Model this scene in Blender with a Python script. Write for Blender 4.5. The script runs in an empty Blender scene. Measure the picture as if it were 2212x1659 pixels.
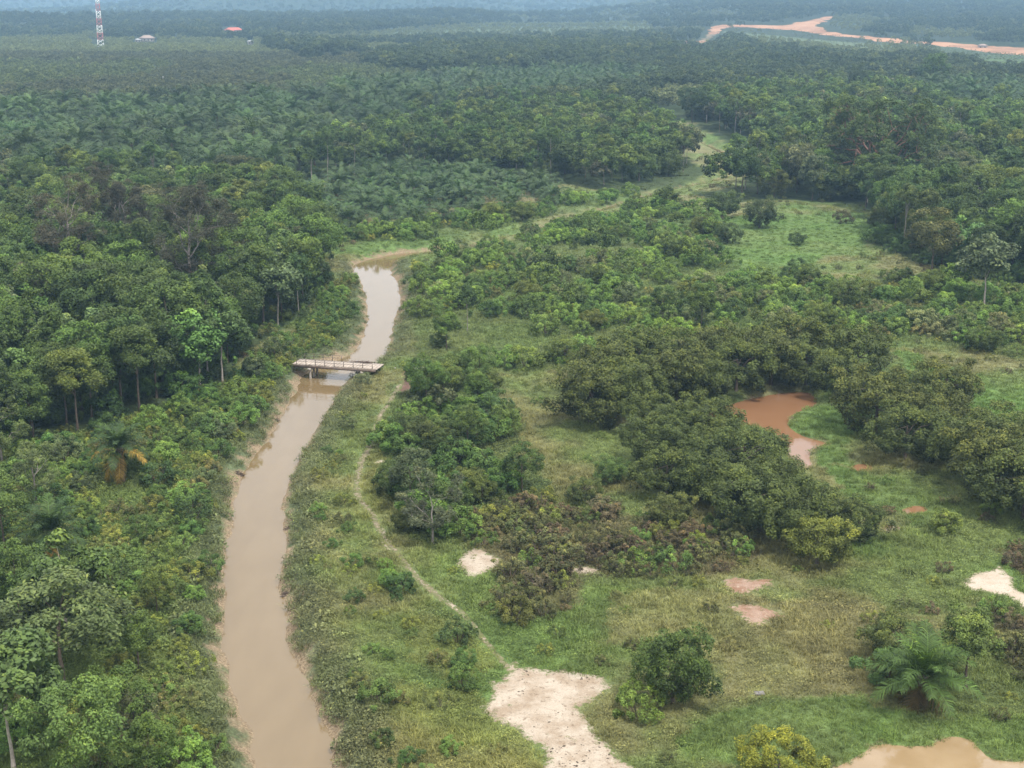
import bpy, math, random
import numpy as np
from mathutils import Vector, Matrix
from mathutils.geometry import delaunay_2d_cdt

R = math.radians
SC = bpy.context.scene
COL = SC.collection

# ------------------------------------------------------------------ camera, sky, sun, exposure
CAM_H, PITCH = 52.0, R(15.7)
FPX, CX, CY = 3000.0, 1106.0, 829.5            # focal length and centre in survey pixels (2212 x 1659)
cam_d = bpy.data.cameras.new('camera')
cam_d.sensor_width = 36.0
cam_d.lens = 36.0 * FPX / 2212.0
cam_d.clip_start, cam_d.clip_end = 1.0, 25000.0
cam = bpy.data.objects.new('camera', cam_d)
COL.objects.link(cam)
cam.location = (0, 0, CAM_H)
cam.rotation_euler = (math.pi / 2 - PITCH, 0, 0)
SC.camera = cam

SUN_EL, SUN_AZ = R(62), R(35)                   # high, behind the overcast, slightly to the right and behind the camera
world = bpy.data.worlds.new('World')
SC.world = world
world.use_nodes = True
wn, wl = world.node_tree.nodes, world.node_tree.links
wn.clear()
w_out = wn.new('ShaderNodeOutputWorld')
w_bg = wn.new('ShaderNodeBackground')
w_sky = wn.new('ShaderNodeTexSky')
w_sky.sky_type = 'NISHITA'
w_sky.sun_disc = False
w_sky.sun_elevation = SUN_EL
w_sky.sun_rotation = R(180) - SUN_AZ
w_sky.dust_density = 4.0
w_sky.air_density = 1.2
w_mix = wn.new('ShaderNodeMixRGB')              # even cloud cover: most of the blue is veiled by white
w_mix.inputs[2].default_value = (10.6, 10.7, 11.0, 1)
w_noise = wn.new('ShaderNodeTexNoise')
w_noise.inputs['Scale'].default_value = 2.2
w_noise.inputs['Detail'].default_value = 6
w_ramp = wn.new('ShaderNodeMapRange')
w_ramp.inputs['From Min'].default_value = 0.3
w_ramp.inputs['From Max'].default_value = 0.7
w_ramp.inputs['To Min'].default_value = 0.78
w_ramp.inputs['To Max'].default_value = 0.97
w_tc = wn.new('ShaderNodeTexCoord')
wl.new(w_tc.outputs['Generated'], w_noise.inputs['Vector'])
wl.new(w_noise.outputs['Fac'], w_ramp.inputs['Value'])
wl.new(w_ramp.outputs['Result'], w_mix.inputs[0])
wl.new(w_sky.outputs[0], w_mix.inputs[1])
w_cl = wn.new('ShaderNodeMixRGB')                # lighter and darker cloud
w_cl.inputs[1].default_value = (8.6, 8.7, 9.0, 1)
w_cl.inputs[2].default_value = (14.0, 13.7, 13.4, 1)
w_n2 = wn.new('ShaderNodeTexNoise')
w_n2.inputs['Scale'].default_value = 3.4
w_n2.inputs['Detail'].default_value = 7
w_r2 = wn.new('ShaderNodeMapRange')
w_r2.inputs['From Min'].default_value = 0.38
w_r2.inputs['From Max'].default_value = 0.62
wl.new(w_tc.outputs['Generated'], w_n2.inputs['Vector'])
wl.new(w_n2.outputs['Fac'], w_r2.inputs['Value'])
wl.new(w_r2.outputs[0], w_cl.inputs[0])
wl.new(w_cl.outputs[0], w_mix.inputs[2])
wl.new(w_mix.outputs[0], w_bg.inputs['Color'])
w_bg.inputs['Strength'].default_value = 0.088
wl.new(w_bg.outputs[0], w_out.inputs['Surface'])

sun_d = bpy.data.lights.new('sun', 'SUN')
sun_d.energy = 2.6
sun_d.angle = R(10)
sun_d.color = (1.0, 0.95, 0.87)
sun = bpy.data.objects.new('sun', sun_d)
COL.objects.link(sun)
_sd = Vector((math.sin(SUN_AZ) * math.cos(SUN_EL), -math.cos(SUN_AZ) * math.cos(SUN_EL), math.sin(SUN_EL)))
sun.rotation_euler = _sd.to_track_quat('Z', 'Y').to_euler()

vs = SC.view_settings
vs.view_transform, vs.look, vs.gamma, vs.exposure = 'Standard', 'None', 1.0, 0.92
vs.use_curve_mapping = False
SC.render.engine = 'CYCLES'
cy = SC.cycles
cy.use_denoising = True
cy.max_bounces, cy.diffuse_bounces, cy.glossy_bounces = 5, 2, 2
cy.transmission_bounces, cy.transparent_max_bounces, cy.volume_bounces = 3, 4, 0
cy.caustics_reflective = cy.caustics_refractive = False

HAZE_DENSITY = 0.00017

# ------------------------------------------------------------------ helpers
rng = np.random.default_rng(7)
random.seed(7)
SP, CP = math.sin(PITCH), math.cos(PITCH)


def G(x, y, z=0.0):
    """survey pixel -> point of the place on the level z"""
    u, v = (x - CX) / FPX, -(y - CY) / FPX
    d = np.array([u, CP + v * SP, -SP + v * CP])
    t = (CAM_H - z) / -d[2]
    return np.array([d[0] * t, d[1] * t, z])


def G2(pts, z=0.0):
    return np.array([G(a, b, z)[:2] for a, b in pts])


def to_px(X, Y, Z):
    dz = Z - CAM_H
    depth = Y * CP - dz * SP
    up = Y * SP + dz * CP
    depth = np.maximum(depth, 1e-3)
    return CX + FPX * X / depth, CY - FPX * up / depth


def hash2(ix, iy, seed):
    h = (ix.astype(np.int64) * 374761393 + iy.astype(np.int64) * 668265263 + seed * 1442695041) & 0xFFFFFFFF
    h = ((h ^ (h >> 13)) * 1274126177) & 0xFFFFFFFF
    return ((h ^ (h >> 16)) & 0xFFFF) / 65535.0


def vnoise(x, y, seed=0):
    ix, iy = np.floor(x), np.floor(y)
    fx, fy = x - ix, y - iy
    fx, fy = fx * fx * (3 - 2 * fx), fy * fy * (3 - 2 * fy)
    a, b = hash2(ix, iy, seed), hash2(ix + 1, iy, seed)
    c, d = hash2(ix, iy + 1, seed), hash2(ix + 1, iy + 1, seed)
    return (a + (b - a) * fx) * (1 - fy) + (c + (d - c) * fx) * fy


def fbm(x, y, seed=0, octv=4):
    s, a, t = 0, 0.5, 0
    for o in range(octv):
        s = s + a * vnoise(x * 2 ** o + 17.3 * o, y * 2 ** o - 9.1 * o, seed + o)
        t += a
        a *= 0.5
    return s / t


def sstep(a, b, x):
    t = np.clip((x - a) / (b - a), 0, 1)
    return t * t * (3 - 2 * t)


def inside(poly, x, y):
    poly = np.asarray(poly, float)
    r = np.zeros(np.shape(x), bool)
    n = len(poly)
    for i in range(n):
        x1, y1 = poly[i]
        x2, y2 = poly[(i + 1) % n]
        c = (y1 > y) != (y2 > y)
        r ^= c & (x < (x2 - x1) * (y - y1) / (y2 - y1 + 1e-12) + x1)
    return r


def seg_dist(poly, x, y, closed=True):
    poly = np.asarray(poly, float)
    d = np.full(np.shape(x), 1e9)
    n = len(poly)
    for i in range(n if closed else n - 1):
        p, q = poly[i], poly[(i + 1) % n]
        e = q - p
        L = max(e @ e, 1e-9)
        t = np.clip(((x - p[0]) * e[0] + (y - p[1]) * e[1]) / L, 0, 1)
        d = np.minimum(d, (x - p[0] - t * e[0]) ** 2 + (y - p[1] - t * e[1]) ** 2)
    return np.sqrt(d)


def sdf(poly, x, y):
    """signed distance, negative inside; far points get their distance to the bounding box"""
    poly = np.asarray(poly, float)
    x, y = np.asarray(x, float), np.asarray(y, float)
    lo, hi = poly.min(0), poly.max(0)
    bb = np.hypot(np.maximum(np.maximum(lo[0] - x, x - hi[0]), 0), np.maximum(np.maximum(lo[1] - y, y - hi[1]), 0))
    out = bb + 20.0
    m = bb < 14
    if m.any():
        d = seg_dist(poly, x[m], y[m])
        out[m] = np.where(inside(poly, x[m], y[m]), -d, d)
    return out


def smooth(pts, n=6, closed=False):
    pts = np.asarray(pts, float)
    out = []
    N = len(pts)
    for i in range(N if closed else N - 1):
        p0, p1, p2, p3 = (pts[(i - 1) % N], pts[i], pts[(i + 1) % N], pts[(i + 2) % N]) if closed else \
            (pts[max(i - 1, 0)], pts[i], pts[i + 1], pts[min(i + 2, N - 1)])
        for k in range(n):
            t = k / n
            out.append(0.5 * (2 * p1 + (p2 - p0) * t + (2 * p0 - 5 * p1 + 4 * p2 - p3) * t * t + (3 * p1 - p0 - 3 * p2 + p3) * t ** 3))
    if not closed:
        out.append(pts[-1])
    return np.array(out)


def mesh_np(name, V, F, mat=None, attrs=None, smooth_shade=False):
    """V (n,3); F list of face arrays (k,3) or (k,4)"""
    V = np.asarray(V, np.float32)
    if not isinstance(F, (list, tuple)):
        F = [F]
    F = [np.asarray(f, np.int32) for f in F if len(f)]
    me = bpy.data.meshes.new(name)
    me.vertices.add(len(V))
    me.vertices.foreach_set('co', V.ravel())
    loops = np.concatenate([f.ravel() for f in F])
    tot = np.concatenate([np.full(len(f), f.shape[1], np.int32) for f in F])
    start = np.concatenate([[0], np.cumsum(tot)[:-1]]).astype(np.int32)
    me.loops.add(len(loops))
    me.loops.foreach_set('vertex_index', loops)
    me.polygons.add(len(tot))
    me.polygons.foreach_set('loop_start', start)
    me.polygons.foreach_set('loop_total', tot)
    if smooth_shade:
        me.polygons.foreach_set('use_smooth', np.ones(len(tot), bool))
    for k, (typ, dom, data) in (attrs or {}).items():
        a = me.attributes.new(k, typ, dom)
        a.data.foreach_set('color' if typ == 'FLOAT_COLOR' else 'value', np.asarray(data, np.float32).ravel())
    me.update(calc_edges=True)
    if mat:
        me.materials.append(mat)
    return me


class MB:
    """collects boxes, bars and tubes for one part"""

    def __init__(s):
        s.V, s.F, s.n = [], [], 0

    def add(s, V, F):
        s.V.append(np.asarray(V, float))
        s.F.append(np.asarray(F, int) + s.n)
        s.n += len(V)

    def box(s, c, size, rot=None):
        h = np.array(size) / 2.0
        P = np.array([[x, y, z] for z in (-1, 1) for y in (-1, 1) for x in (-1, 1)]) * h
        if rot is not None:
            P = P @ np.array(rot).T
        s.add(P + np.array(c), [[0, 2, 3, 1], [4, 5, 7, 6], [0, 1, 5, 4], [2, 6, 7, 3], [0, 4, 6, 2], [1, 3, 7, 5]])
        return s

    def bar(s, p, q, w, h=None):
        p, q = np.array(p, float), np.array(q, float)
        d = q - p
        L = np.linalg.norm(d)
        d = d / L
        up = np.array([0, 0, 1.0]) if abs(d[2]) < 0.95 else np.array([1.0, 0, 0])
        a = np.cross(d, up)
        a /= np.linalg.norm(a)
        b = np.cross(a, d)
        return s.box((p + q) / 2, (L, w, h or w), np.stack([d, a, b], 1))

    def tube(s, pts, rad, n=6):
        pts = np.asarray(pts, float)
        rad = np.broadcast_to(np.asarray(rad, float), (len(pts),))
        t = np.gradient(pts, axis=0)
        t /= np.linalg.norm(t, axis=1)[:, None] + 1e-9
        ref = np.array([0.31, 0.95, 0.05])
        a = np.cross(t, ref)
        a /= np.linalg.norm(a, axis=1)[:, None] + 1e-9
        b = np.cross(t, a)
        ang = np.arange(n) * 2 * np.pi / n
        V = (pts[:, None] + rad[:, None, None] * (np.cos(ang)[None, :, None] * a[:, None] + np.sin(ang)[None, :, None] * b[:, None])).reshape(-1, 3)
        F = []
        for i in range(len(pts) - 1):
            for k in range(n):
                k2 = (k + 1) % n
                F.append([i * n + k, i * n + k2, (i + 1) * n + k2, (i + 1) * n + k])
        s.add(V, F)
        return s

    def mesh(s, name, mat, smooth_shade=False):
        return mesh_np(name, np.concatenate(s.V), [np.concatenate(s.F)], mat, None, smooth_shade)


def link(name, me, parent=None, loc=None, rz=0.0, scale=None):
    o = bpy.data.objects.new(name, me)
    COL.objects.link(o)
    if parent:
        o.parent = parent
    if loc is not None:
        o.location = loc
    if rz:
        o.rotation_euler = (0, 0, rz)
    if scale is not None:
        o.scale = (scale,) * 3 if np.isscalar(scale) else scale
    return o


def tag(o, label=None, cat=None, group=None, kind=None):
    if label:
        o['label'] = label
    if cat:
        o['category'] = cat
    if group:
        o['group'] = group
    if kind:
        o['kind'] = kind
    return o


# ------------------------------------------------------------------ materials
def new_mat(name):
    m = bpy.data.materials.new(name)
    m.use_nodes = True
    nt = m.node_tree
    b = nt.nodes['Principled BSDF']
    return m, nt, b


def nnode(nt, typ, **kw):
    n = nt.nodes.new(typ)
    for k, v in kw.items():
        if hasattr(n, k):
            setattr(n, k, v)
    return n


def plain(name, col, rough=0.8, var=0.25, scale=1.5, metallic=0.0, spec=0.3):
    """one colour with weathering noise"""
    m, nt, b = new_mat(name)
    tc = nnode(nt, 'ShaderNodeNewGeometry')
    nz = nnode(nt, 'ShaderNodeTexNoise')
    nz.inputs['Scale'].default_value = scale
    nz.inputs['Detail'].default_value = 6
    nz.inputs['Roughness'].default_value = 0.65
    mr = nnode(nt, 'ShaderNodeMapRange')
    mr.inputs['From Min'].default_value, mr.inputs['From Max'].default_value = 0.3, 0.7
    mr.inputs['To Min'].default_value, mr.inputs['To Max'].default_value = 1 - var, 1 + var
    mx = nnode(nt, 'ShaderNodeVectorMath', operation='SCALE')
    mx.inputs[0].default_value = col
    nt.links.new(tc.outputs['Position'], nz.inputs['Vector'])
    nt.links.new(nz.outputs['Fac'], mr.inputs['Value'])
    nt.links.new(mr.outputs[0], mx.inputs['Scale'])
    nt.links.new(mx.outputs[0], b.inputs['Base Color'])
    b.inputs['Roughness'].default_value = rough
    b.inputs['Metallic'].default_value = metallic
    b.inputs['Specular IOR Level'].default_value = spec
    return m


def leaf_material():
    m, nt, b = new_mat('foliage')
    L = nt.links
    tint = nnode(nt, 'ShaderNodeAttribute', attribute_type='INSTANCER', attribute_name='tint')
    lv = nnode(nt, 'ShaderNodeAttribute', attribute_type='GEOMETRY', attribute_name='lv')
    geo = nnode(nt, 'ShaderNodeNewGeometry')
    nz = nnode(nt, 'ShaderNodeTexNoise')
    nz.inputs['Scale'].default_value = 0.55
    nz.inputs['Detail'].default_value = 3
    L.new(geo.outputs['Position'], nz.inputs['Vector'])
    mr = nnode(nt, 'ShaderNodeMapRange')
    mr.inputs['From Min'].default_value, mr.inputs['From Max'].default_value = 0.3, 0.7
    mr.inputs['To Min'].default_value, mr.inputs['To Max'].default_value = 0.78, 1.22
    L.new(nz.outputs['Fac'], mr.inputs['Value'])
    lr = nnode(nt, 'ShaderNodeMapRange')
    lr.inputs['To Min'].default_value, lr.inputs['To Max'].default_value = 0.40, 2.0  # leaf tone range, widened to paint brighter highlights into the foliage
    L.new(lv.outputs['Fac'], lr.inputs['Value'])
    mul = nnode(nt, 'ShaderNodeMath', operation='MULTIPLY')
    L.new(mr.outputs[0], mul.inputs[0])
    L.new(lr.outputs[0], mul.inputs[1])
    warm = nnode(nt, 'ShaderNodeVectorMath', operation='MULTIPLY')
    warm.inputs[1].default_value = (1.08, 1.04, 0.82)
    L.new(tint.outputs['Color'], warm.inputs[0])
    sc = nnode(nt, 'ShaderNodeVectorMath', operation='SCALE')
    L.new(warm.outputs[0], sc.inputs[0])
    L.new(mul.outputs[0], sc.inputs['Scale'])
    # young leaves turn yellow-green
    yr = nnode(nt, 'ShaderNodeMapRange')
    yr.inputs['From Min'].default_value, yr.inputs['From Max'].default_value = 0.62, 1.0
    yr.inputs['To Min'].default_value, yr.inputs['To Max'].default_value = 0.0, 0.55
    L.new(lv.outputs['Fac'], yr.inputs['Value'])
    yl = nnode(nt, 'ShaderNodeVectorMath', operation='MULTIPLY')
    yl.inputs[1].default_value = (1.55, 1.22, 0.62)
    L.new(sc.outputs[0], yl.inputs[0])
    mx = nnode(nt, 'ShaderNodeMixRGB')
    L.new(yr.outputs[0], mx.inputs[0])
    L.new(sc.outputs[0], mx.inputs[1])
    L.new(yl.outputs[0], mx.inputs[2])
    L.new(mx.outputs[0], b.inputs['Base Color'])
    b.inputs['Roughness'].default_value = 0.55
    b.inputs['Specular IOR Level'].default_value = 0.2
    tr = nnode(nt, 'ShaderNodeBsdfTranslucent')
    tl = nnode(nt, 'ShaderNodeVectorMath', operation='MULTIPLY')
    tl.inputs[1].default_value = (1.15, 1.2, 0.6)
    L.new(mx.outputs[0], tl.inputs[0])
    L.new(tl.outputs[0], tr.inputs['Color'])
    ms = nnode(nt, 'ShaderNodeMixShader')
    ms.inputs[0].default_value = 0.16
    L.new(b.outputs[0], ms.inputs[1])
    L.new(tr.outputs[0], ms.inputs[2])
    L.new(ms.outputs[0], nt.nodes['Material Output'].inputs['Surface'])
    return m


def ground_material():
    m, nt, b = new_mat('ground_soil_and_turf')
    L = nt.links
    gc = nnode(nt, 'ShaderNodeAttribute', attribute_name='gcol')
    rd = nnode(nt, 'ShaderNodeAttribute', attribute_name='shore')
    geo = nnode(nt, 'ShaderNodeNewGeometry')

    def noise(s, d=6, rough=0.6):
        n = nnode(nt, 'ShaderNodeTexNoise')
        n.inputs['Scale'].default_value = s
        n.inputs['Detail'].default_value = d
        n.inputs['Roughness'].default_value = rough
        L.new(geo.outputs['Position'], n.inputs['Vector'])
        return n

    def mrange(src, a, b_, c, d):
        n = nnode(nt, 'ShaderNodeMapRange')
        for k, v in zip(('From Min', 'From Max', 'To Min', 'To Max'), (a, b_, c, d)):
            n.inputs[k].default_value = v
        L.new(src, n.inputs['Value'])
        return n.outputs[0]
    n1, n2, n3 = noise(0.9), noise(5.0), noise(0.35)
    f1 = mrange(n1.outputs['Fac'], 0.3, 0.7, 0.7, 1.3)
    f2 = mrange(n2.outputs['Fac'], 0.3, 0.7, 0.65, 1.35)
    mm = nnode(nt, 'ShaderNodeMath', operation='MULTIPLY')
    L.new(f1, mm.inputs[0])
    L.new(f2, mm.inputs[1])
    sc = nnode(nt, 'ShaderNodeVectorMath', operation='SCALE')
    L.new(gc.outputs['Color'], sc.inputs[0])
    L.new(mm.outputs[0], sc.inputs['Scale'])
    # bare mud along the waterline
    off = mrange(n3.outputs['Fac'], 0.3, 0.7, -0.9, 1.5)
    off2 = mrange(n1.outputs['Fac'], 0.3, 0.7, -0.5, 0.5)
    ad = nnode(nt, 'ShaderNodeMath', operation='ADD')
    L.new(rd.outputs['Fac'], ad.inputs[0])
    L.new(off, ad.inputs[1])
    ad2 = nnode(nt, 'ShaderNodeMath', operation='ADD')
    L.new(ad.outputs[0], ad2.inputs[0])
    L.new(off2, ad2.inputs[1])
    mud = mrange(ad2.outputs[0], 0.35, 1.7, 1.0, 0.0)
    mudc = nnode(nt, 'ShaderNodeMixRGB')
    mudc.inputs[1].default_value = (0.13, 0.095, 0.06, 1)
    mudc.inputs[2].default_value = (0.30, 0.235, 0.155, 1)
    L.new(mrange(n2.outputs['Fac'], 0.35, 0.65, 0, 1), mudc.inputs[0])
    mx = nnode(nt, 'ShaderNodeMixRGB')
    L.new(mud, mx.inputs[0])
    L.new(sc.outputs[0], mx.inputs[1])
    L.new(mudc.outputs[0], mx.inputs[2])
    L.new(mx.outputs[0], b.inputs['Base Color'])
    b.inputs['Roughness'].default_value = 0.95
    b.inputs['Specular IOR Level'].default_value = 0.1
    bp = nnode(nt, 'ShaderNodeBump')
    bp.inputs['Strength'].default_value = 0.7
    bp.inputs['Distance'].default_value = 0.25
    L.new(n2.outputs['Fac'], bp.inputs['Height'])
    L.new(bp.outputs[0], b.inputs['Normal'])
    return m


def sand_material(name, light, dark, blotch, grass=(0.10, 0.12, 0.045), k=1.0):
    m, nt, b = new_mat(name)
    L = nt.links
    geo = nnode(nt, 'ShaderNodeNewGeometry')
    ed = nnode(nt, 'ShaderNodeAttribute', attribute_name='edge')

    def noise(s, d=6):
        n = nnode(nt, 'ShaderNodeTexNoise')
        n.inputs['Scale'].default_value = s * k
        n.inputs['Detail'].default_value = d
        n.inputs['Roughness'].default_value = 0.65
        L.new(geo.outputs['Position'], n.inputs['Vector'])
        return n

    def mrange(src, a, b_, c, d):
        n = nnode(nt, 'ShaderNodeMapRange')
        for k, v in zip(('From Min', 'From Max', 'To Min', 'To Max'), (a, b_, c, d)):
            n.inputs[k].default_value = v
        L.new(src, n.inputs['Value'])
        return n.outputs[0]
    a, c, e = noise(0.45), noise(2.6), noise(9.0)
    m1 = nnode(nt, 'ShaderNodeMixRGB')
    m1.inputs[1].default_value = (*light, 1)
    m1.inputs[2].default_value = (*dark, 1)
    L.new(mrange(a.outputs['Fac'], 0.42, 0.62, 0, 1), m1.inputs[0])
    m2 = nnode(nt, 'ShaderNodeMixRGB')
    m2.inputs[2].default_value = (*blotch, 1)
    L.new(m1.outputs[0], m2.inputs[1])
    L.new(mrange(c.outputs['Fac'], 0.56, 0.66, 0, 0.8), m2.inputs[0])
    m3 = nnode(nt, 'ShaderNodeVectorMath', operation='SCALE')
    L.new(m2.outputs[0], m3.inputs[0])
    # dark crumbs and pebbles
    sp = noise(7.0, 2)
    spk = mrange(sp.outputs['Fac'], 0.66, 0.72, 1.0, 0.42)
    mm = nnode(nt, 'ShaderNodeMath', operation='MULTIPLY')
    L.new(mrange(e.outputs['Fac'], 0.3, 0.7, 0.80, 1.16), mm.inputs[0])
    L.new(spk, mm.inputs[1])
    L.new(mm.outputs[0], m3.inputs['Scale'])
    # thin turf creeps in over the rim
    ad = nnode(nt, 'ShaderNodeMath', operation='ADD')
    L.new(ed.outputs['Fac'], ad.inputs[0])
    L.new(mrange(c.outputs['Fac'], 0.3, 0.7, -0.7, 0.5), ad.inputs[1])
    m4 = nnode(nt, 'ShaderNodeMixRGB')
    m4.inputs[1].default_value = (*grass, 1)
    L.new(mrange(ad.outputs[0], -0.1, 0.35, 0, 1), m4.inputs[0])
    L.new(m3.outputs[0], m4.inputs[2])
    L.new(m4.outputs[0], b.inputs['Base Color'])
    b.inputs['Roughness'].default_value = 0.95
    b.inputs['Specular IOR Level'].default_value = 0.1
    bp = nnode(nt, 'ShaderNodeBump')
    bp.inputs['Strength'].default_value = 0.6
    bp.inputs['Distance'].default_value = 0.12
    L.new(c.outputs['Fac'], bp.inputs['Height'])
    L.new(bp.outputs[0], b.inputs['Normal'])
    return m


def water_material(name, c1, c2, scale=0.12, rough=0.035, ior=1.42, stretch=(1, 1, 1)):
    m, nt, b = new_mat(name)
    L = nt.links
    geo = nnode(nt, 'ShaderNodeNewGeometry')
    n = nnode(nt, 'ShaderNodeTexNoise')
    n.inputs['Scale'].default_value = scale
    n.inputs['Detail'].default_value = 4
    st = nnode(nt, 'ShaderNodeVectorMath', operation='MULTIPLY')
    st.inputs[1].default_value = stretch
    L.new(geo.outputs['Position'], st.inputs[0])
    L.new(st.outputs[0], n.inputs['Vector'])
    mr = nnode(nt, 'ShaderNodeMapRange')
    mr.inputs['From Min'].default_value, mr.inputs['From Max'].default_value = 0.35, 0.65
    L.new(n.outputs['Fac'], mr.inputs['Value'])
    mx = nnode(nt, 'ShaderNodeMixRGB')
    mx.inputs[1].default_value = (*c1, 1)
    mx.inputs[2].default_value = (*c2, 1)
    L.new(mr.outputs[0], mx.inputs[0])
    L.new(mx.outputs[0], b.inputs['Base Color'])
    b.inputs['Roughness'].default_value = rough
    b.inputs['IOR'].default_value = ior
    n2 = nnode(nt, 'ShaderNodeTexNoise')
    n2.inputs['Scale'].default_value = 1.6
    n2.inputs['Detail'].default_value = 3
    L.new(geo.outputs['Position'], n2.inputs['Vector'])
    bp = nnode(nt, 'ShaderNodeBump')
    bp.inputs['Strength'].default_value = 0.05
    bp.inputs['Distance'].default_value = 0.15
    L.new(n2.outputs['Fac'], bp.inputs['Height'])
    L.new(bp.outputs[0], b.inputs['Normal'])
    return m


M_LEAF = leaf_material()
M_GROUND = ground_material()
M_BARK = plain('bark_brown', (0.085, 0.066, 0.05), 0.9, 0.4, 3)
M_BARK_PALE = plain('bark_pale', (0.33, 0.29, 0.25), 0.9, 0.35, 3)
M_BARK_RED = plain('bark_red', (0.17, 0.095, 0.065), 0.9, 0.35, 3)
M_BARK_GREY = plain('bark_grey', (0.20, 0.18, 0.16), 0.9, 0.35, 3)
M_TWIG = plain('dead_twigs', (0.10, 0.075, 0.06), 0.95, 0.4, 4)
M_TRASH = plain('rust_brown_debris', (0.065, 0.038, 0.03), 0.95, 0.4, 4)
M_RIVER = water_material('river_water', (0.142, 0.100, 0.049), (0.156, 0.111, 0.056), 0.5, 0.03, 1.45, (1, 0.3, 1))
M_POND = water_material('pond_water', (0.190, 0.098, 0.048), (0.200, 0.106, 0.054), 0.3, 0.03, 1.45)
M_POND2 = water_material('pale_pond_water', (0.235, 0.165, 0.088), (0.275, 0.20, 0.115), 0.35, 0.03, 1.6)
M_SAND = sand_material('pale_sand', (0.36, 0.31, 0.25), (0.26, 0.205, 0.15), (0.155, 0.115, 0.08))
M_SAND2 = sand_material('white_sand', (0.40, 0.34, 0.28), (0.34, 0.285, 0.22), (0.28, 0.22, 0.165))
M_RED = sand_material('pinkish_soil', (0.27, 0.19, 0.145), (0.20, 0.115, 0.075), (0.33, 0.27, 0.21))
M_PATH = sand_material('trodden_earth', (0.21, 0.17, 0.12), (0.15, 0.13, 0.085), (0.33, 0.28, 0.22), (0.11, 0.125, 0.05))
M_DARK = sand_material('dark_red_soil', (0.12, 0.07, 0.055), (0.085, 0.052, 0.04), (0.2, 0.14, 0.11))
M_ORANGE = sand_material('orange_laterite', (0.36, 0.20, 0.115), (0.22, 0.115, 0.062), (0.37, 0.27, 0.19), (0.14, 0.12, 0.075), 0.05)

# ------------------------------------------------------------------ the lie of the land
WATER_Z = -1.5
# banks, paired from the near end upstream
LB = [(560, 1900), (545, 1740), (535, 1659), (525, 1580), (500, 1500), (480, 1430), (473, 1370), (482, 1290), (478, 1210), (495, 1140), (500, 1080), (527, 1010),
      (567, 960), (598, 905), (632, 850), (652, 815), (690, 790), (752, 765), (772, 740), (786, 700), (788, 650), (776, 610), (757, 580), (785, 563), (850, 548)]
RB = [(745, 1900), (735, 1740), (726, 1659), (718, 1600), (690, 1520), (665, 1460), (630, 1400), (630, 1330), (612, 1270), (622, 1180), (619, 1100), (632, 1040),
      (662, 975), (712, 890), (745, 835), (768, 812), (800, 795), (835, 772), (846, 742), (852, 700), (866, 650), (863, 612), (846, 585), (856, 570), (880, 563)]
wl_ = G2(LB, WATER_Z)
wr_ = G2(RB, WATER_Z)
far_c = G2([(1000, 540), (1200, 486), (1400, 425), (1540, 392), (1615, 366), (1560, 330), (1490, 300), (1440, 282), (1425, 262), (1440, 240)], WATER_Z)
far_c = smooth(far_c, 3)
tan = np.gradient(far_c, axis=0)
tan /= np.linalg.norm(tan, axis=1)[:, None]
nrm = np.stack([-tan[:, 1], tan[:, 0]], 1)
hw = np.full(len(far_c), 1.5)
Lb = np.concatenate([smooth(wl_, 5), far_c + nrm * hw[:, None]])
Rb = np.concatenate([smooth(wr_, 5), far_c - nrm * hw[:, None]])
jit = lambda P, s, amp: P + amp * np.stack([fbm(P[:, 1] * 0.55 + s, P[:, 0] * 0.1 + s, s) - 0.5, 0.4 * (fbm(P[:, 1] * 0.5, P[:, 0] + s, s + 3) - 0.5)], 1)
_in = (Rb - Lb) / np.linalg.norm(Rb - Lb, axis=1)[:, None] * 0.3
RIVER = np.concatenate([jit(Lb + _in, 3, 1.3), jit(Rb - _in, 11, 1.3)[::-1]])

POND_A = smooth(G2([(1535, 892), (1600, 868), (1690, 850), (1750, 850), (1762, 872), (1712, 896), (1702, 920), (1735, 943), (1785, 958), (1752, 974), (1748, 992), (1752, 1010),
                    (1732, 1012), (1708, 985), (1690, 950), (1640, 925), (1560, 920)], -0.5), 5, True)
POND_B = smooth(G2([(1790, 1680), (1835, 1648), (1872, 1626), (1900, 1610), (1960, 1614), (2010, 1612), (2050, 1594), (2095, 1600), (2115, 1622), (2140, 1640), (2190, 1648), (2300, 1650),
                    (2300, 1800), (1790, 1800)], -0.3), 5, True)
PUD1 = smooth(G2([(1905, 1140), (1925, 1133), (1942, 1142), (1930, 1150), (1912, 1150)], -0.25), 5, True)
PUD2 = smooth(G2([(1952, 1102), (1980, 1094), (2000, 1100), (1985, 1108), (1962, 1110)], -0.25), 5, True)
PUD3 = smooth(G2([(1838, 1010), (1862, 1003), (1885, 1010), (1862, 1018)], -0.25), 5, True)


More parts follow.
